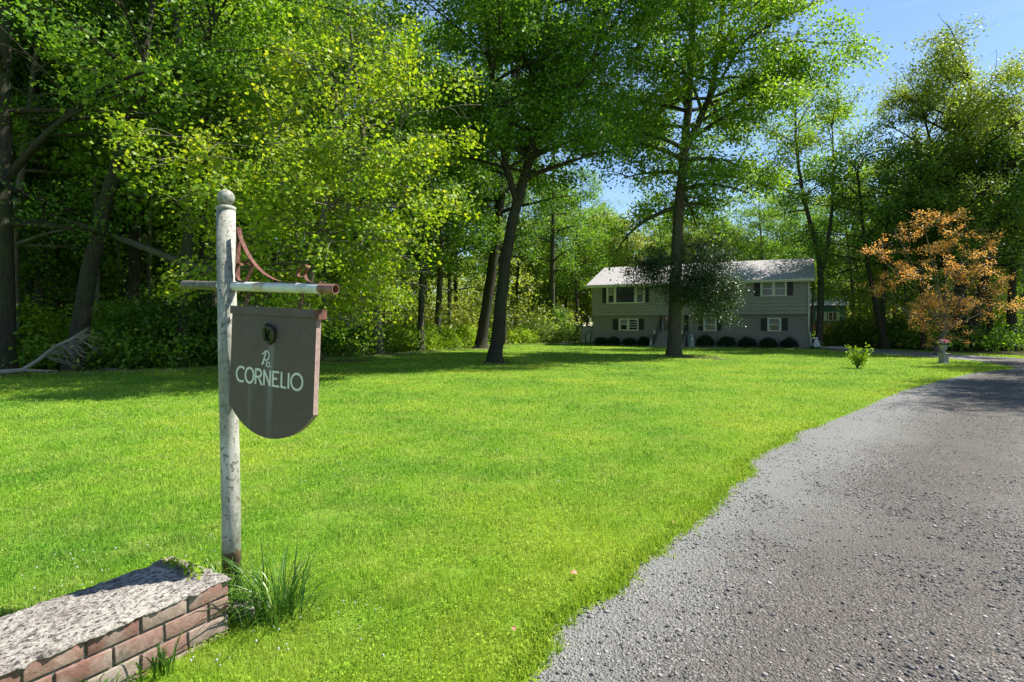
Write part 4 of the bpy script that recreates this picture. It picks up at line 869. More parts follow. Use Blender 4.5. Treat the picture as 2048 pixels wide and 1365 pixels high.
# front path, timber edging, stone cover
pp_ = [hp(ea-.5, -1.8), hp(eb+.3, -1.75), hp(LW*.72, -2.0), hp(LW+.2, -1.6)]; qq_ = [hp(ea-.5, -2.9), hp(eb+.3, -2.7), hp(LW*.72, -2.15), hp(LW+.2, -1.75)]
o = mesh_obj('front_path', [(a[0], a[1], .02) for a in pp_+qq_[::-1]], [tuple(range(8))][::1], M['concrete']); tag(o, kind='structure')
mb = MB(); a_ = Vector((*G(1641, 700), 0)); b_ = Vector((*G(1700, 701), 0)); mb.tube([a_+Vector((0, 0, .12)), (a_+b_)/2+Vector((0, .05, .13)), b_+Vector((0, 0, .1))], .11, 8)
o = mb.build('timber_edging', M['deadwood'], None, True); tag(o, 'long weathered timber edging the far drive by the house corner', 'timber')
x, y = G(1125, 688.6); mb = MB(); mb.lathe([(.8, 0), (.82, .03), (.7, .07), (.001, .09)], 16); o = mb.build('flat_stone', M['concrete'], None, True, loc=(x, y, 0)); o.scale = (1, 1.4, 1); tag(o, 'pale flat stone lying in the lawn left of the house', 'stone')
# shed
Zs = 51.; xs = (1163-CX)/F*Zs; sh = empty('garden_shed', (xs, Zs, 0), 0, 'small pale shed standing behind the chimney end of the house', 'shed')
mb = MB(); mb.box(0, 2.2, 0, 2, 0, 1.45); mb.build('wall', M['white'], sh)
mb = MB(); mb.box(-.08, 2.28, -.08, 2.08, 1.452, 1.52); mb.build('roof', M['concrete'], sh)
mb = MB(); mb.box(1.3, 2.0, -.03, -.003, .02, 1.35); mb.build('door', M['white'], sh)

# neighbour's teal house
Zs = 66.; hx = (1652-CX)/F*Zs
nh = empty('teal_house', (hx, Zs, 0), 0, 'teal house glimpsed between the trees past the grey house corner', 'house')
mb = MB(); mb.box(-6, 2.4, 0, 7, 1.9, 3.95); mb.build('siding_wall', M['teal'], nh)
mb = MB(); mb.box(-5.9, 2.3, .1, 6.9, 0, 1.9); mb.build('brick_wall', M['chim'], nh)
mb = MB(); mb.add([(-6.4, -.4, 3.9), (2.8, -.4, 3.9), (2.8, 7.4, 3.9), (-6.4, 7.4, 3.9), (-6.4, 3.5, 5.6), (2.8, 3.5, 5.6)], [(0,1,5,4),(2,3,4,5),(0,4,3),(1,2,5),(0,3,2,1)]); mb.build('roof', M['shingle'], nh)
for x0, x1 in ((.25, 1.25), (-1.2, -.2)):
    mb = MB(); z0, z1 = 2.1, 3.15
    mb.box(x0, x1, -.06, -.002, z1-.08, z1); mb.box(x0, x1, -.06, -.002, z0, z0+.08); mb.box(x0, x0+.08, -.058, -.002, z0+.08, z1-.08); mb.box(x1-.08, x1, -.058, -.002, z0+.08, z1-.08); mb.box((x0+x1)/2-.05, (x0+x1)/2+.05, -.055, -.002, z0+.08, z1-.08)
    wn = mb.build('window', M['white'], nh); mb = MB(); mb.box(x0+.08, x1-.08, -.03, -.003, z0+.08, z1-.08); mb.build('pane', M['glass'], wn)
    mb = MB(); mb.box(x1+.02, x1+.3, -.05, -.002, z0, z1); mb.build('shutter', simple('cream_shutter', (.6, .62, .5), .6), nh)

# ------------------------------------------------------------------ lawn bush and flower urn
b = base(1716, 737); root = empty('leafy_lawn_bush', b, 0, 'small open yellow-green bush alone on the lawn before the drive', 'bush'); acc = new_acc(); C = []; r = np.random.default_rng(71)
for tx, ty in ((-20,690-737),(-14,-34),(-6,-44),(3,-38),(10,-30),(16,-44),(19,-38),(-11,-26),(12,-20),(-2,-28),(20,-24),(-17,-30)):
    sc = b[1]/F; e = np.array([tx*sc, r.normal(0, .15), -ty*sc]); mdl = e*[.35, .4, .5]
    tube_np(acc, np.array([[r.normal(0, .03), r.normal(0, .03), 0], mdl, e]), [.014, .01, .005], 5)
    for t in np.linspace(.35, 1, 6): C.append(mdl*2*(t*(1-t))+e*t*t+r.normal(0, .035, 3))
acc_obj(acc, 'stem', M['bark'], root); leaves_obj('crown', np.array(C), 10, .06, .075, M['leaf_lime'], root, r, up=.4, cv=r.random(len(C))*.5)
b = base(1887, 727); sc = b[1]/F
urn = empty('flower_urn', b, R(15), 'stone pedestal urn filled with pink and white flowers beside the drive', 'urn'); M['caststone'] = simple('cast_stone', (.30, .285, .255), .9, 25, .2, .004)
mb = MB(); mb.box(-.16, .16, -.16, .16, 0, .05); mb.box(-.125, .125, -.125, .125, .05, .38); mb.box(-.16, .16, -.16, .16, .38, .43); mb.build('pedestal', M['caststone'], urn, bevel=.01)
mb = MB(); mb.lathe([(.09, .43), (.1, .46), (.05, .5), (.055, .53), (.11, .58), (.145, .68), (.16, .76), (.175, .78), (.155, .79), (.14, .75), (.02, .72)], 18); mb.build('bowl', M['caststone'], urn, True)
for nm_, mat, n_, sd in (('pink_flower', simple('pink_petal', (.75, .16, .26), .7, 30, .3), 40, 1), ('white_flower', simple('white_petal', (.7, .68, .7), .7, 30, .2), 16, 2)):
    mb = MB(); r2 = random.Random(sd)
    for i in range(n_):
        th = r2.uniform(0, 6.28); q = r2.random()**.5; c0 = Vector((math.cos(th)*q*.27+(.1 if r2.random() < .3 and sd == 1 else 0), math.sin(th)*q*.2, .82+.13*(1-q*q)+r2.uniform(-.03, .03)))
        for k_ in range(6):
            a_ = k_*1.047+r2.random(); d = Vector((math.cos(a_), math.sin(a_), .5)).normalized()*.058; e = Vector((-math.sin(a_), math.cos(a_), 0))*.034
            mb.add([c0, c0+d*.6+e, c0+d*1.1, c0+d*.6-e], [(0,1,2,3)])
        blob(mb, c0+Vector((0, 0, .01)), .022, n=6)
    mb.build(nm_, mat, urn)
r = np.random.default_rng(5); th = r.uniform(0, 6.28, 40); q = r.random(40)**.5; leaves_obj('foliage', np.c_[np.cos(th)*q*.22, np.sin(th)*q*.2, .8+r.uniform(0, .05, 40)], 9, .04, .06, M['leaf_mid'], urn, r, up=.4)

# ------------------------------------------------------------------ brick wall
wl = empty('brick_wall', (WF1.x, WF1.y, 0), math.atan2(WD.y, WD.x), 'low red brick wall topped with rough pale concrete under the sign', 'wall')
# local axes: x along the wall (0 = far end), y across (0 = face toward the drive), z up
s = NT('wall_brick'); a = s.n('Attribute', attribute_name='var'); v = s.coords(); n1 = s.noise(v, 35, 6, .7); n2 = s.noise(v, 5, 4, .6)
c = s.ramp(a.outputs['Fac'], [(0, (.12, .06, .048)), (.4, (.20, .10, .078)), (.75, (.26, .15, .115)), (1, (.29, .22, .175))]); c = s.mix(.4, c, s.ramp(n1, [(.3, .45), (.7, 1.)]), 'MULTIPLY')
c = s.mix(s.ramp(n2, [(.45, 0.), (.62, .6)]), c, s.ramp(n1, [(.3, (.22, .18, .14)), (.7, (.42, .36, .30))])); c = s.mix(s.ramp(s.noise(v, 11, 5, .7), [(.52, 0.), (.7, .6)]), c, (.09, .07, .05)); M['brick'] = s.fin(c, .92, s.bump(n1, .8, .006), spec=.2)
s = NT('wall_mortar'); v = s.coords(); n1 = s.noise(v, 60, 5, .7); M['mortar'] = s.fin(s.ramp(n1, [(.35, (.07, .063, .05)), (.7, (.24, .22, .185))]), .95, s.bump(n1, .9, .006), spec=.1)
CP = .09; BH = .078; BL = .205; JT = .012; CB = WH-.014
r = np.random.default_rng(9); V = []; Lp = []; Sz = []; Va = []
def brick(x0, x1, y0, y1, z0, z1):
    j = r.normal(0, .0016, (8, 3)); e = .004; nb_ = len(V)
    xs = np.array([(x0,y0,z0),(x1,y0,z0),(x1,y1,z0),(x0,y1,z0),(x0,y0,z1),(x1,y0,z1),(x1,y1,z1),(x0,y1,z1)])+j+np.array([0, r.normal(0, .0015), 0])
    cen = xs.mean(0); b0 = len(V)*1
    V.extend(xs.tolist())
    for f in [(0,3,2,1),(4,5,6,7),(0,1,5,4),(1,2,6,5),(2,3,7,6),(3,0,4,7)]: Lp.extend([b0+i for i in f]); Sz.append(4)
    Va.extend([float(np.clip(.45+r.normal(0, .28)+(.3 if x1 > -.5 else 0), 0, 1))]*6)
for row in range(4):
    z1 = CB-row*CP; z0 = z1-BH; x = 0.0 if row % 2 == 0 else -.0
    first = BL if row % 2 == 0 else .1
    while x > -4.2:
        L_ = first if x > -.01 else BL; brick(x-L_, x, -.004, .095, z0, z1); x -= L_+JT
    y = .095+JT
    while y < WW-.05: L_ = min(BL if row % 2 else .1+.105*(y > .15), WW-y); brick(-.1, .003, y, y+L_, z0, z1); y += L_+JT
    x = -.1-JT
    while x > -4.2: brick(x-BL, x, WW-.1, WW+.003, z0, z1); x -= BL+JT
o = fast_mesh('brickwork', np.array(V), np.array(Lp), Sz, M['brick'], wl, attr=Va)
bv = o.modifiers.new('bevel', 'BEVEL'); bv.width = .004; bv.segments = 2
mb = MB(); mb.box(-4.25, -.006, .006, WW-.006, -.05, CB+.004); mb.build('mortar', M['mortar'], wl)
# rough cap
s = NT('rough_concrete'); v = s.coords(); n1 = s.noise(s.coords((.7, 1.2, 1)), 52, 8, .7); n2 = s.noise(v, 2.6, 5, .65); vo = s.n('TexVoronoi', {'Vector': s.coords((1, 1, .6)), 'Scale': 70.})
pit = s.ramp(n1, [(.41, (.05, .045, .04)), (.455, (.22, .20, .175)), (.52, (.36, .33, .285)), (.7, (.47, .44, .385))])
c = s.mix(s.ramp(n2, [(.44, 0.), (.58, .8)]), pit, s.ramp(n1, [(.42, (.06, .05, .045)), (.58, (.25, .215, .195))]))
c = s.mix(s.ramp(s.noise(v, 1.9, 3), [(.62, 0.), (.72, .5)]), c, (.34, .27, .14)); hN = s.n('Math', {0: n1, 1: s.ramp(vo.outputs['Distance'], [(0, 0.), (.5, .35)])}, operation='ADD')
M['cap'] = s.fin(c, .95, s.bump(hN.outputs[0], 1, .014), spec=.15)
nx_, ny_ = 330, 50; gx = np.linspace(-4.25, .012, nx_); gy = np.linspace(-.012, WW+.01, ny_)
GX, GY = np.meshgrid(gx, gy, indexing='ij'); 
def fbm(x, y, sc, seed, o=4): return sum(vnoise(x, y, sc*2**k, seed+k)/2**k for k in range(o))/sum(1/2**k for k in range(o))
edge = np.minimum.reduce([GY-gy[0], gy[-1]-GY, gx[-1]-GX]); ew = (fbm(GX+9, GY+9, 14, 3)-.5)*.02
H = WH+(fbm(GX+9, GY+9, 7, 8)-.5)*.03+(fbm(GX+9, GY+9, 50, 18, 2)-.5)*.014-np.exp(-np.maximum(edge+ew, 0)/.012)*.009
GY2 = GY+((fbm(GX+3, GY+3, 22, 5, 5)-.5)*.05)*(np.exp(-edge/.02)); GX2 = GX+((fbm(GX+5, GY+5, 16, 6)-.5)*.05)*(np.exp(-(gx[-1]-GX)/.03))
top = np.stack([GX2, GY2, H], 2).reshape(-1, 3); idx = np.arange(nx_*ny_).reshape(nx_, ny_)
q = np.stack([idx[:-1,:-1], idx[1:,:-1], idx[1:,1:], idx[:-1,1:]], 2).reshape(-1, 4).tolist(); V = top.tolist()
ring = list(idx[:,0])+list(idx[-1,1:])+list(idx[::-1,-1][1:]); b0 = len(V)
for i in ring: p = V[i]; V.append([p[0], p[1], CB-.006+.02*(fbm(np.array([p[0]*1.]), np.array([p[1]*1.]), 20, 40, 3)[0]-.5)])
for a_ in range(len(ring)-1): q.append([ring[a_], b0+a_, b0+a_+1, ring[a_+1]])
o = fast_mesh('concrete_cap', np.array(V), np.array(q).ravel(), np.full(len(q), 4), M['cap'], wl, smooth=True)

# footing rubble at the post
r = random.Random(8)
for i, (x, y, sz, hz, lb_) in enumerate(((-1.50, 3.12, .085, .055, 'rough lump of pale concrete at the wall end below the post'), (-1.43, 3.22, .06, .03, 'smaller pale concrete lump in the grass beside the wall end'))):
    mb = MB(); blob(mb, (0, 0, hz*.5), sz, 1, .7, hz/sz*1.1, 14)
    for k_ in range(len(mb.v)): v_ = mb.v[k_]; f = 1+r.uniform(-.14, .14); mb.v[k_] = (v_[0]*f, v_[1]*f, v_[2]*f)
    o = mb.build('concrete_lump', M['cap'], None, False, loc=(x, y, 0)); tag(o, lb_, 'rubble', 'concrete lumps at the wall end')

# ------------------------------------------------------------------ sign post
s = NT('peeling_white_paint'); v = s.coords(); n1 = s.noise(v, 22, 8, .72); n2 = s.noise(s.coords((1, 1, .35)), 5, 5, .65); sepz = s.n('SeparateXYZ', {0: s.n('TexCoord').outputs['Object']})
paint = s.ramp(s.noise(v, 90, 3, .7), [(.3, (.46, .45, .39)), (.7, (.62, .60, .53))]); green = s.ramp(n1, [(.38, (.08, .085, .055)), (.62, (.34, .345, .28))])
c = s.mix(s.ramp(n2, [(.36, .15), (.54, .9)]), paint, green); c = s.mix(s.ramp(n1, [(.55, 0.), (.585, .9)]), c, (.12, .105, .075))
c = s.mix(s.ramp(s.noise(v, 3, 3), [(.66, 0.), (.70, .6)]), c, (.36, .2, .14))
lowm = s.n('MapRange', {'Value': s.n('Math', {0: sepz.outputs[2], 1: s.n('Math', {0: n1, 1: .08}, operation='MULTIPLY').outputs[0]}, operation='SUBTRACT').outputs[0], 'From Min': .205, 'From Max': .225, 'To Min': 1., 'To Max': 0.})
c = s.mix(lowm.outputs[0], c, s.ramp(n1, [(.4, (.045, .04, .035)), (.62, (.22, .12, .08))])); M['paint'] = s.fin(c, .6, s.bump(n1, .7, .003), spec=.4)
s = NT('rusty_iron'); v = s.coords(); n1 = s.noise(v, 40, 6, .7); M['rust'] = s.fin(s.ramp(n1, [(.3, (.05, .022, .016)), (.55, (.15, .062, .042)), (.75, (.22, .125, .10))]), .85, s.bump(n1, .6, .002), spec=.3)
s = NT('pipe_paint'); v = s.coords(); n1 = s.noise(v, 26, 6, .7); n2 = s.noise(s.coords((1, 1, 1)), 6, 4); sx_ = s.n('SeparateXYZ', {0: s.n('TexCoord').outputs['Object']})
c = s.mix(s.ramp(n2, [(.55, 0.), (.68, .8)]), s.ramp(n1, [(.3, (.5, .51, .47)), (.6, (.62, .63, .58))]), s.ramp(n1, [(.35, (.22, .12, .07)), (.6, (.5, .42, .28))]))
xr = s.n('Math', {0: sx_.outputs[0], 1: s.n('Math', {0: n1, 1: .05}, operation='MULTIPLY').outputs[0]}, operation='ADD')
e1 = s.n('MapRange', {'Value': xr.outputs[0], 'From Min': .733, 'From Max': .738}); e2 = s.n('MapRange', {'Value': xr.outputs[0], 'From Min': -.062, 'From Max': -.068})
c = s.mix(e1.outputs[0], c, s.ramp(n1, [(.35, (.11, .055, .035)), (.65, (.30, .15, .10))])); c = s.mix(e2.outputs[0], c, s.ramp(n1, [(.35, (.05, .045, .03)), (.65, (.17, .15, .11))]))
M['pipe'] = s.fin(c, .5, s.bump(n1, .4, .002), spec=.5)

PZ = 3.40; PX = (461-CX)/F*PZ; SA = math.atan2(-.43, .903)
post = empty('sign_post', (PX, PZ, 0), 0, 'weathered white iron post with a ball top and a cross pipe', 'post')
lean = -.028
mb = MB(); prf = []
mb.tube([(0.006, 0, -.05), (.004, 0, .5), (lean*.5, 0, 1.3), (lean, 0, 2.285)], .0525, 28); mb.build('pole', M['paint'], post, True)
mb = MB(); mb.lathe([(.053, 2.286), (.056, 2.292), (.056, 2.306), (.046, 2.312), (.022, 2.318), (.02, 2.325)], 28, (lean, 0, 0))
prof = [(max(.02 if i < 3 else .0008, math.sin(math.pi*i/16)*.0488), 2.362-math.cos(math.pi*i/16)*.0488) for i in range(1, 17)]; mb.lathe(prof, 28, (lean, 0, 0)); mb.build('ball_cap', M['paint'], post, True)
# frame of the cross arm: x along arm
zc = 1.834; tilt = math.atan2(1.793-1.855, 1.243)
arm = MB(); pr0, pr1 = .0275, .0235; Lr, Ll = .8187, -.4247
n_ = 24; base_ = 0
for xx, rr2 in ((Ll, pr0), (-.07, pr0), (Lr, pr0), (Lr, pr1), (Lr-.12, pr1)):
    for k_ in range(n_): t = 2*math.pi*k_/n_; arm.v.append((xx, rr2*math.cos(t), rr2*math.sin(t)))
for i in range(4):
    for k_ in range(n_): k2 = (k_+1) % n_; arm.f.append((i*n_+k_, (i+1)*n_+k_, (i+1)*n_+k2, i*n_+k2))
arm.f.append(tuple(range(n_))); arm.f.append(tuple(4*n_+k_ for k_ in range(n_)))
ao = arm.build('cross_pipe', M['pipe'], post, False); ao.location = (0, 0, zc); ao.rotation_euler = (0, -tilt, 0); ao.rotation_mode = 'XYZ'
AM = Matrix.Translation((0, 0, zc)) @ Matrix.Rotation(SA, 4, 'Z') @ Matrix.Rotation(-tilt, 4, 'Y'); ao.matrix_local = AM
ao.data.polygons.foreach_set('use_smooth', [True]*len(ao.data.polygons)); em = ao.modifiers.new('es', 'EDGE_SPLIT'); em.split_angle = R(50)
def armchild(mb, name, mat, smooth=False):
    o = mb.build(name, mat, post, smooth); o.matrix_local = AM; return o
mb = MB(); mb.lathe([(.034, -.012), (.034, .012)], 16); 
# scroll irons in arm coordinates (x along, z up; strap width across y)
def arc(pts, n=8):
    q = [Vector(p) for p in pts]; out = []
    for i in range(len(q)-1):
        p0, p1, p2, p3 = q[max(i-1, 0)], q[i], q[i+1], q[min(i+2, len(q)-1)]
        for k_ in range(n):
            t = k_/n; out.append(.5*((2*p1)+(p2-p0)*t+(2*p0-5*p1+4*p2-p3)*t*t+(3*p1-p0-3*p2+p3)*t**3))
    return out+[q[-1]]
mb = MB(); tp = .0275
mb.ribbon(arc([(.055, 0, .345), (.062, 0, .315), (.078, 0, .275), (.14, 0, .19), (.19, 0, .14), (.25, 0, .095), (.32, 0, .06), (.40, 0, .037), (.53, 0, .0325)]), .03, .005, (0, 1, 0))
mb.ribbon([(.054, 0, .35), (.056, 0, .1), (.058, 0, .031)], .03, .004, (0, 1, 0)); armchild(mb, 'curved_brace', M['rust'])
for pts_ in ([(.11,.0315),(.08,.034),(.06,.055),(.05,.085),(.053,.115),(.065,.134),(.082,.134),(.091,.122)],
             [(.09,.0315),(.125,.033),(.14,.05),(.163,.085),(.177,.125),(.172,.143),(.153,.155),(.132,.15),(.124,.138),(.134,.128),(.146,.132)],
             [(.71,.0315),(.64,.034),(.606,.05),(.590,.08),(.604,.10),(.615,.115),(.598,.128),(.570,.12),(.545,.10),(.540,.08),(.553,.062),(.566,.064)]):
    mb = MB(); mb.ribbon(arc([(a, 0, b_) for a, b_ in pts_]), .024, .0045, (0, 1, 0)); armchild(mb, 'scroll_iron', M['rust'])

# hanging board: own frame, x along board from its upper left corner, z down negative, y back
ZL, ZR = 3.33, 3.05; A_ = Vector(((465-CX)/F*ZL, ZL, CH+(HZ-613)/F*ZL)); B_ = Vector(((634-CX)/F*ZR, ZR, CH+(HZ-621.5)/F*ZR)); W = (B_-A_).length; ux = (B_-A_).normalized()
fn = Vector((ux.y, -ux.x, 0)).normalized(); uy = -fn; uz = ux.cross(uy).normalized(); BMt = Matrix(((ux.x, uy.x, uz.x, A_.x), (ux.y, uy.y, uz.y, A_.y), (ux.z, uy.z, uz.z, A_.z), (0, 0, 0, 1)))
sign = empty('hanging_name_sign', A_, 0, 'brown hanging board lettered CORNELIO below the cross pipe', 'sign'); sign.matrix_world = BMt
TH = .034; Hs = .565; sag = .168; Rr = (W*W/4+sag*sag)/(2*sag); cy = -Hs-sag+Rr; a0 = math.asin(W/2/Rr)
outl = [(0, -.002), (0, -Hs)]+[(W/2+Rr*math.sin(-a0+2*a0*i/28), cy-Rr*math.cos(-a0+2*a0*i/28)) for i in range(1, 28)]+[(W, -Hs), (W, -.002)]
s = NT('brown_board'); v = s.n('TexCoord').outputs['Object']; sp_ = s.n('SeparateXYZ', {0: v}); n1 = s.noise(v, 30, 6, .7); n2 = s.noise(v, 4, 4)
c = s.ramp(n1, [(.3, (.080, .060, .049)), (.7, (.118, .088, .072))]); c = s.mix(s.ramp(n2, [(.4, 0.), (.7, .35)]), c, (.062, .044, .038))
wob = s.noise(s.n('Mapping', {'Vector': v, 'Scale': (26, 1, 2.2)}).outputs[0], 1.6, 4, .7)
def streak(u0, wdt, z_top, amt, zfade=.5):
    global c
    dx = s.n('Math', {0: sp_.outputs[0], 1: u0}, operation='SUBTRACT'); ab = s.n('Math', {0: dx.outputs[0]}, operation='ABSOLUTE'); f1 = s.n('MapRange', {'Value': ab.outputs[0], 'From Min': wdt, 'From Max': wdt*.3})
    f2 = s.n('MapRange', {'Value': sp_.outputs[2], 'From Min': z_top+.004, 'From Max': z_top-.02}); f3 = s.n('MapRange', {'Value': sp_.outputs[2], 'From Min': z_top-zfade-.15, 'From Max': z_top-zfade*.5})
    m1 = s.n('Math', {0: f1.outputs[0], 1: f2.outputs[0]}, operation='MULTIPLY'); m2 = s.n('Math', {0: m1.outputs[0], 1: f3.outputs[0]}, operation='MULTIPLY'); m3 = s.n('Math', {0: m2.outputs[0], 1: wob}, operation='MULTIPLY')
    m4 = s.n('Math', {0: m3.outputs[0], 1: amt}, operation='MULTIPLY'); c = s.mix(m4.outputs[0], c, (.25, .255, .255))
streak(.325, .030, -.185, .85); streak(.168, .022, -.44, .35, .35)
M['board'] = s.fin(c, .62, s.bump(n1, .25, .002), spec=.4)
M['edge'] = simple('weathered_pink_edge', (.33, .225, .19), .8, 40, .3, .002)
mb = MB(); no = len(outl); mb.add([(x, 0, z) for x, z in outl]+[(x, TH, z) for x, z in outl], [tuple(range(no)), tuple(range(no, 2*no))[::-1]]+[(i, i+no, (i+1) % no+no, (i+1) % no) for i in range(no)])
bo = mb.build('board', M['board'], sign); bo.data.materials.append(M['edge'])
for p_ in bo.data.polygons: p_.material_index = 0 if len(p_.vertices) > 4 else 1
mb = MB(); mb.box(-.006, W+.02, -.012, TH+.012, -.042, .004); co = mb.build('top_rail', M['board'], sign, bevel=.003)
mb = MB(); mb.box(W+.0202, W+.026, -.013, TH+.013, -.046, .006); mb.box(W-.006, W+.02, -.0125, -.0122, -.042, .004); mb.build('rail_end', M['rust'], sign)
# lettering, painted strokes
s = NT('sign_paint'); v = s.coords(); n1 = s.noise(v, 70, 4, .7); M['letter'] = s.fin(s.ramp(n1, [(.3, (.50, .50, .43)), (.6, (.68, .68, .60))]), .6)
lm = MB(); YF = -.0016
lr = random.Random(2)
def stroke(pts, w=.0135, close=False):
    """flat painted stroke on the board: mitred ribbon"""
    q = [Vector((a, b)) for a, b in pts]; n = len(q); L = []; Rt = []
    for i, p in enumerate(q):
        if close: d = (q[(i+1) % n]-q[i-1])
        else: d = q[min(i+1, n-1)]-q[max(i-1, 0)]
        d.normalize(); nn = Vector((-d.y, d.x)); ww_ = w/2*(1+lr.uniform(-.09, .09)); L.append(p+nn*ww_); Rt.append(p-nn*ww_)
    b0 = len(lm.v); yy = YF-lr.random()*.0006
    for a, b in zip(L, Rt): lm.v += [(a.x, yy, a.y), (b.x, yy, b.y)]
    m_ = n if close else n-1
    for i in range(m_): j = (i+1) % n; lm.f.append((b0+2*i, b0+2*i+1, b0+2*j+1, b0+2*j))
def ell(cx, cz, rx, rz, a0, a1, n=22): return [(cx+rx*math.cos(a0+(a1-a0)*i/n), cz+rz*math.sin(a0+(a1-a0)*i/n)) for i in range(n+1)]
k = W/.715; TL = lambda u: u*k; z0_, z1_ = -.432, -.345; zm = (z0_+z1_)/2; hz_ = (z1_-z0_)/2
def tz(u): return -.012*u          # the line of letters sinks slightly
def L2(pts): return [(TL(u), z+tz(u)) for u, z in pts]
stroke(L2(ell(.103, zm, .042, hz_*.98, R(48), R(305))))
stroke(L2(ell(.178, zm, .037, hz_*.98, 0, 2*math.pi, 24)[:-1]), close=True)
stroke(L2([(.233, z0_-.002), (.231, z1_)])); stroke(L2([(.229, z1_-.004), (.255, z1_-.003)]+ell(.257, z1_-.024, .024, .021, R(80), R(-90), 10)+[(.232, zm-.002)])); stroke(L2([(.255, zm+.0), (.288, z0_-.003)]))
stroke(L2([(.306, z0_-.002), (.304, z1_)])); stroke(L2([(.304, z1_), (.357, z0_)])); stroke(L2([(.357, z0_-.003), (.358, z1_+.001)]))
stroke(L2([(.382, z0_-.002), (.380, z1_)])); 
for zz, uu_ in ((z1_-.005, .432), (zm+.001, .418), (z0_+.003, .436)): stroke(L2([(.380, zz), (uu_, zz)]), .0115)
stroke(L2([(.453, z0_), (.452, z1_+.001)])); stroke(L2([(.450, z0_+.004), (.492, z0_+.002)]), .0125)
stroke(L2([(.512, z0_-.001), (.511, z1_)]))
stroke(L2(ell(.578, zm, .046, hz_*1.02, 0, 2*math.pi, 24)[:-1]), close=True)
# P, small o and dot above
stroke([(TL(.283), -.322), (TL(.296), -.30), (TL(.309), -.262), (TL(.313), -.25)], .011); stroke([(TL(.281), -.262)]+[(TL(a), b) for a, b in ell(.318, -.268, .024, .026, R(150), R(-95), 16)]+[(TL(.306), -.292)], .008)
stroke([(TL(.302), -.27), (TL(.297), -.318)], .006); stroke([(TL(a), b) for a, b in ell(.337, -.318, .013, .013, 0, 2*math.pi, 14)[:-1]], .006, True); stroke([(TL(.323), -.297), (TL(.316), -.332)], .004)
stroke([(TL(.360), -.328), (TL(.366), -.328)], .006)
lm.build('lettering', M['letter'], sign)
# cast metal ornament
M['verdigris'] = simple('green_bronze', (.055, .06, .035), .5, 45, .5, .003, .6)
mb = MB(); u0 = TL(.345)
mb.tube([(u0-.028, -.006, -.185), (u0-.034, -.012, -.15), (u0-.03, -.016, -.115), (u0-.012, -.02, -.098), (u0+.002, -.016, -.112), (u0+.002, -.012, -.14)], [.010, .012, .013, .013, .011, .009], 10)
mb.tube([(u0+.002, -.012, -.14), (u0+.004, -.018, -.115), (u0+.02, -.022, -.105), (u0+.036, -.016, -.125), (u0+.036, -.012, -.16), (u0+.026, -.008, -.19)], [.011, .012, .014, .014, .012, .010], 10)
mb.tube([(u0-.018, -.004, -.185), (u0+.014, -.004, -.195)], [.012, .014], 8); mb.tube([(u0-.012, -.012, -.098), (u0-.006, -.012, -.082)], [.007, .004], 7)
mb.box(u0-.022, u0+.024, -.006, -.001, -.19, -.11); mb.build('bronze_ornament', M['verdigris'], sign, True)
# hooks and links
SI = BMt.inverted()
for px in (499, 607):
    t_ = ((px-CX)/F*PZ-PX)/( .903+ (px-CX)/F*.43); top_ = (Matrix.Translation((PX, PZ, 0)) @ AM) @ Vector((t_/math.cos(tilt), 0, -.02)); x_loc = (SI @ top_).x
    btm = BMt @ Vector((x_loc, TH/2, .0)); H_ = (top_-btm); L_ = H_.length; up_ = H_.normalized(); side = Vector(ux)
    def ring(c, rx, rz, rr2, ax, ang0=0, ang1=2*math.pi, n=14): return [c+ax*rx*math.cos(ang0+(ang1-ang0)*i/n)+up_*rz*math.sin(ang0+(ang1-ang0)*i/n) for i in range(n+1)]
    mb = MB(); a_ = side; b_ = Vector((-side.y, side.x, 0))
    mb.tube([btm+up_*L_, btm+up_*(L_*.80)], .004, 6); mb.tube(ring(btm+up_*(L_*.66), .011, L_*.15, 0, a_), .0036, 6); mb.tube(ring(btm+up_*(L_*.42), .009, L_*.15, 0, b_), .0036, 6); mb.tube(ring(btm+up_*(L_*.17), .011, L_*.15, 0, a_), .0036, 6); mb.tube([btm+up_*.012, btm-up_*.002], .004, 6)
    mb.v = [tuple(SI @ Vector(v_)) for v_ in mb.v]; mb.build('chain', M['rust'], sign, True)

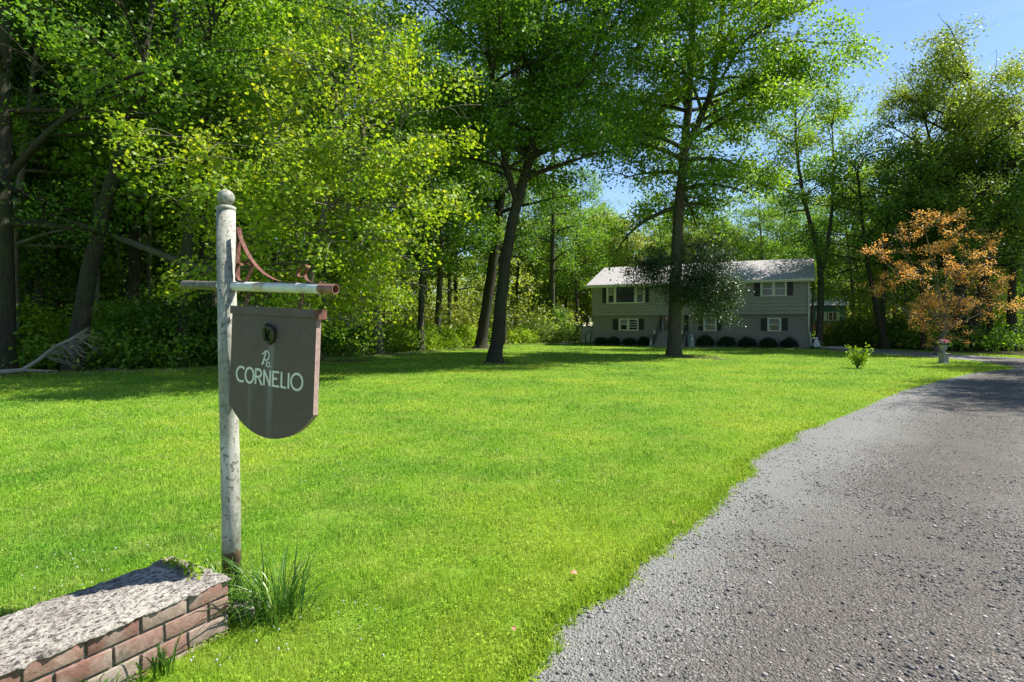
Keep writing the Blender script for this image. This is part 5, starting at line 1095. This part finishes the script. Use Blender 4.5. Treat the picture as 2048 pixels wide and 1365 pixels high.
# ------------------------------------------------------------------ tufts and weeds near the wall
def tuft(loc, n, h, spread, label, seed, name='grass_tuft', wdt=.006, lean=.6):
    r = np.random.default_rng(seed); bx = r.normal(0, spread*.4, n); by = r.normal(0, spread*.4, n); ang = np.arctan2(by, bx)+r.normal(0, .7, n); hh_ = h*r.uniform(.45, 1.1, n)
    ln = hh_*np.clip(r.normal(lean, .26, n), .05, 1.1)
    V = np.empty((n, 9, 3), np.float32); th = ang+np.pi/2+r.normal(0, .5, n); w_ = wdt*r.uniform(.6, 1.3, n)
    for k_, t in enumerate((0, .35, .62, .85)):
        cx_ = bx+np.cos(ang)*ln*t**1.7; cy_ = by+np.sin(ang)*ln*t**1.7; cz_ = np.sqrt(np.maximum(hh_**2-ln**2*.7, (hh_*.3)**2))*np.sin(t*1.65)*.98; f = (1, .95, .75, .45)[k_]
        V[:,2*k_] = np.c_[cx_-np.cos(th)*w_*f/2, cy_-np.sin(th)*w_*f/2, cz_]; V[:,2*k_+1] = np.c_[cx_+np.cos(th)*w_*f/2, cy_+np.sin(th)*w_*f/2, cz_]
    V[:,8] = np.c_[bx+np.cos(ang)*ln, by+np.sin(ang)*ln, np.sqrt(np.maximum(hh_**2-ln**2*.7, (hh_*.3)**2))*.93]
    b_ = np.arange(n, dtype=np.int32)[:,None]*9; L = (b_+np.array([[0,1,3,2,2,3,5,4,4,5,7,6,6,7,8]])).ravel(); S = np.tile([4,4,4,3], n)
    o = fast_mesh(name, V.reshape(-1, 3), L, S, M['tallgrass'], attr=np.repeat(np.clip(r.normal(.4, .22, n), 0, 1), 4)); o.location = (loc[0], loc[1], 0)
    return tag(o, label, 'grass tuft', 'tall grass tufts round the sign post')
s = NT('tall_grass'); a = s.n('Attribute', attribute_name='var'); c = s.ramp(a.outputs['Fac'], [(0, (.03, .09, .012)), (.4, (.06, .16, .015)), (.75, (.12, .26, .02)), (1, (.45, .46, .16))])
s.fin(c, .4, spec=.5); tr = s.n('BsdfTranslucent', {'Color': c}); ms = s.n('MixShader', {0: .35, 1: s.p.outputs[0], 2: tr.outputs[0]}); s.t.links.new(ms.outputs[0], s.out.inputs[0]); M['tallgrass'] = s.m
tuft((-1.30, 3.15), 210, .40, .20, 'large arching grass tuft beside the end of the brick wall', 1, wdt=.0075, lean=.85)
tuft((-1.50, 3.02), 60, .24, .09, 'upright grass tuft against the far end face of the brick wall', 2)
tuft((-1.62, 3.27), 55, .33, .09, 'small grass tuft growing in front of the post foot', 3)
tuft((-1.78, 3.33), 50, .22, .1, 'little tuft behind the back corner of the wall', 4)
for i, (a_, h_, lb_) in enumerate(((-.35, .16, 'small weed tuft at the foot of the wall face, nearest its end'), (-.62, .18, 'weed tuft against the wall face below the long pale brick'), (-.98, .2, 'leafy weed tuft midway along the wall face'), (-1.3, .16, 'weed tuft low on the wall face by the picture corner'))):
    p_ = wall_pt(a_, -.05); tuft((p_.x, p_.y), 34, h_, .1, lb_ if i < 3 else 'weed tuft low on the wall face, farthest from the post', 10+i, 'weed_tuft', .009)
# creeping weed on the wall top
r = np.random.default_rng(44); n = 60; t = r.random(n); C = np.array([list(wall_pt(-.03-.05*r.random()-.1*(tt > .8)*r.random(), .47-.34*tt))+[WH+.008+abs(r.normal(0, .01))] for tt in t])
root = empty('creeping_weed', (C[0][0], C[0][1], 0), 0, 'small creeping yellow-green weed spreading over the end of the wall top', 'weed'); off = np.array([C[0][0], C[0][1], 0])
o = leaves_obj('foliage', C-off, 4, .016, .02, M['leaf_lime'], root, r, up=.9)
acc = new_acc(); 
for k_ in range(5): tube_np(acc, (np.array([list(wall_pt(.03, .46-.03*k_))+[.26], list(wall_pt(-.05, .42-.05*k_))+[WH+.012], list(wall_pt(-.07-.01*k_, .30-.04*k_))+[WH+.014]])-off), [.002, .002, .0012], 5)
acc_obj(acc, 'stem', M['bark'], root)
# dry leaves
s = NT('dry_leaf'); M['dry'] = s.fin((.36, .17, .09), .7)
for i, (px, py, sc, lb_) in enumerate(((1148,1160,.05,'curled brown dry leaf on the lawn near the gravel edge'), (1345,1055,.035,'small brown leaf at the lawn edge beside the gravel'), (279,1112,.03,'tan leaf on the grass behind the wall'), (1028,1272,.03,'brown leaf in the grass by the nearest gravel'))):
    x, y = G(px, py); mb = MB(); N_ = 8; P_ = []
    for k_ in range(N_+1):
        t = k_/N_; w_ = math.sin(math.pi*t)**.8*.4
        P_ += [(t-.5, -w_, .35*w_+.25*math.sin(3*t)), (t-.5, 0, .18*math.sin(3*t)), (t-.5, w_, .35*w_+.2*math.sin(3*t+.5))]
    mb.v = [(a*sc, b_*sc, (c_+.05)*sc) for a, b_, c_ in P_]; mb.f = [f for k_ in range(N_) for f in ((3*k_, 3*k_+1, 3*k_+4, 3*k_+3), (3*k_+1, 3*k_+2, 3*k_+5, 3*k_+4))]
    o = mb.build('dry_leaf', M['dry'], None, True, loc=(x, y, .035)); o.rotation_euler = (.3, .2, i*1.7); tag(o, lb_, 'leaf')

# labels that two things share: tell them apart by their order across the view
byl = {}
for o in COL.objects:
    if o.parent is None and o.get('label') and o.get('category'): byl.setdefault(o['label'], []).append(o)
ORD = ['first', 'second', 'third', 'fourth', 'fifth', 'sixth', 'seventh', 'eighth', 'ninth', 'tenth']
for l_, os_ in byl.items():
    if len(os_) < 2: continue
    os_.sort(key=lambda o: o.location.x/max(.1, o.location.y))
    for i, o in enumerate(os_): o['label'] = l_+', '+(['left one', 'right one'][i] if len(os_) == 2 else f'{ORD[i]} from left')
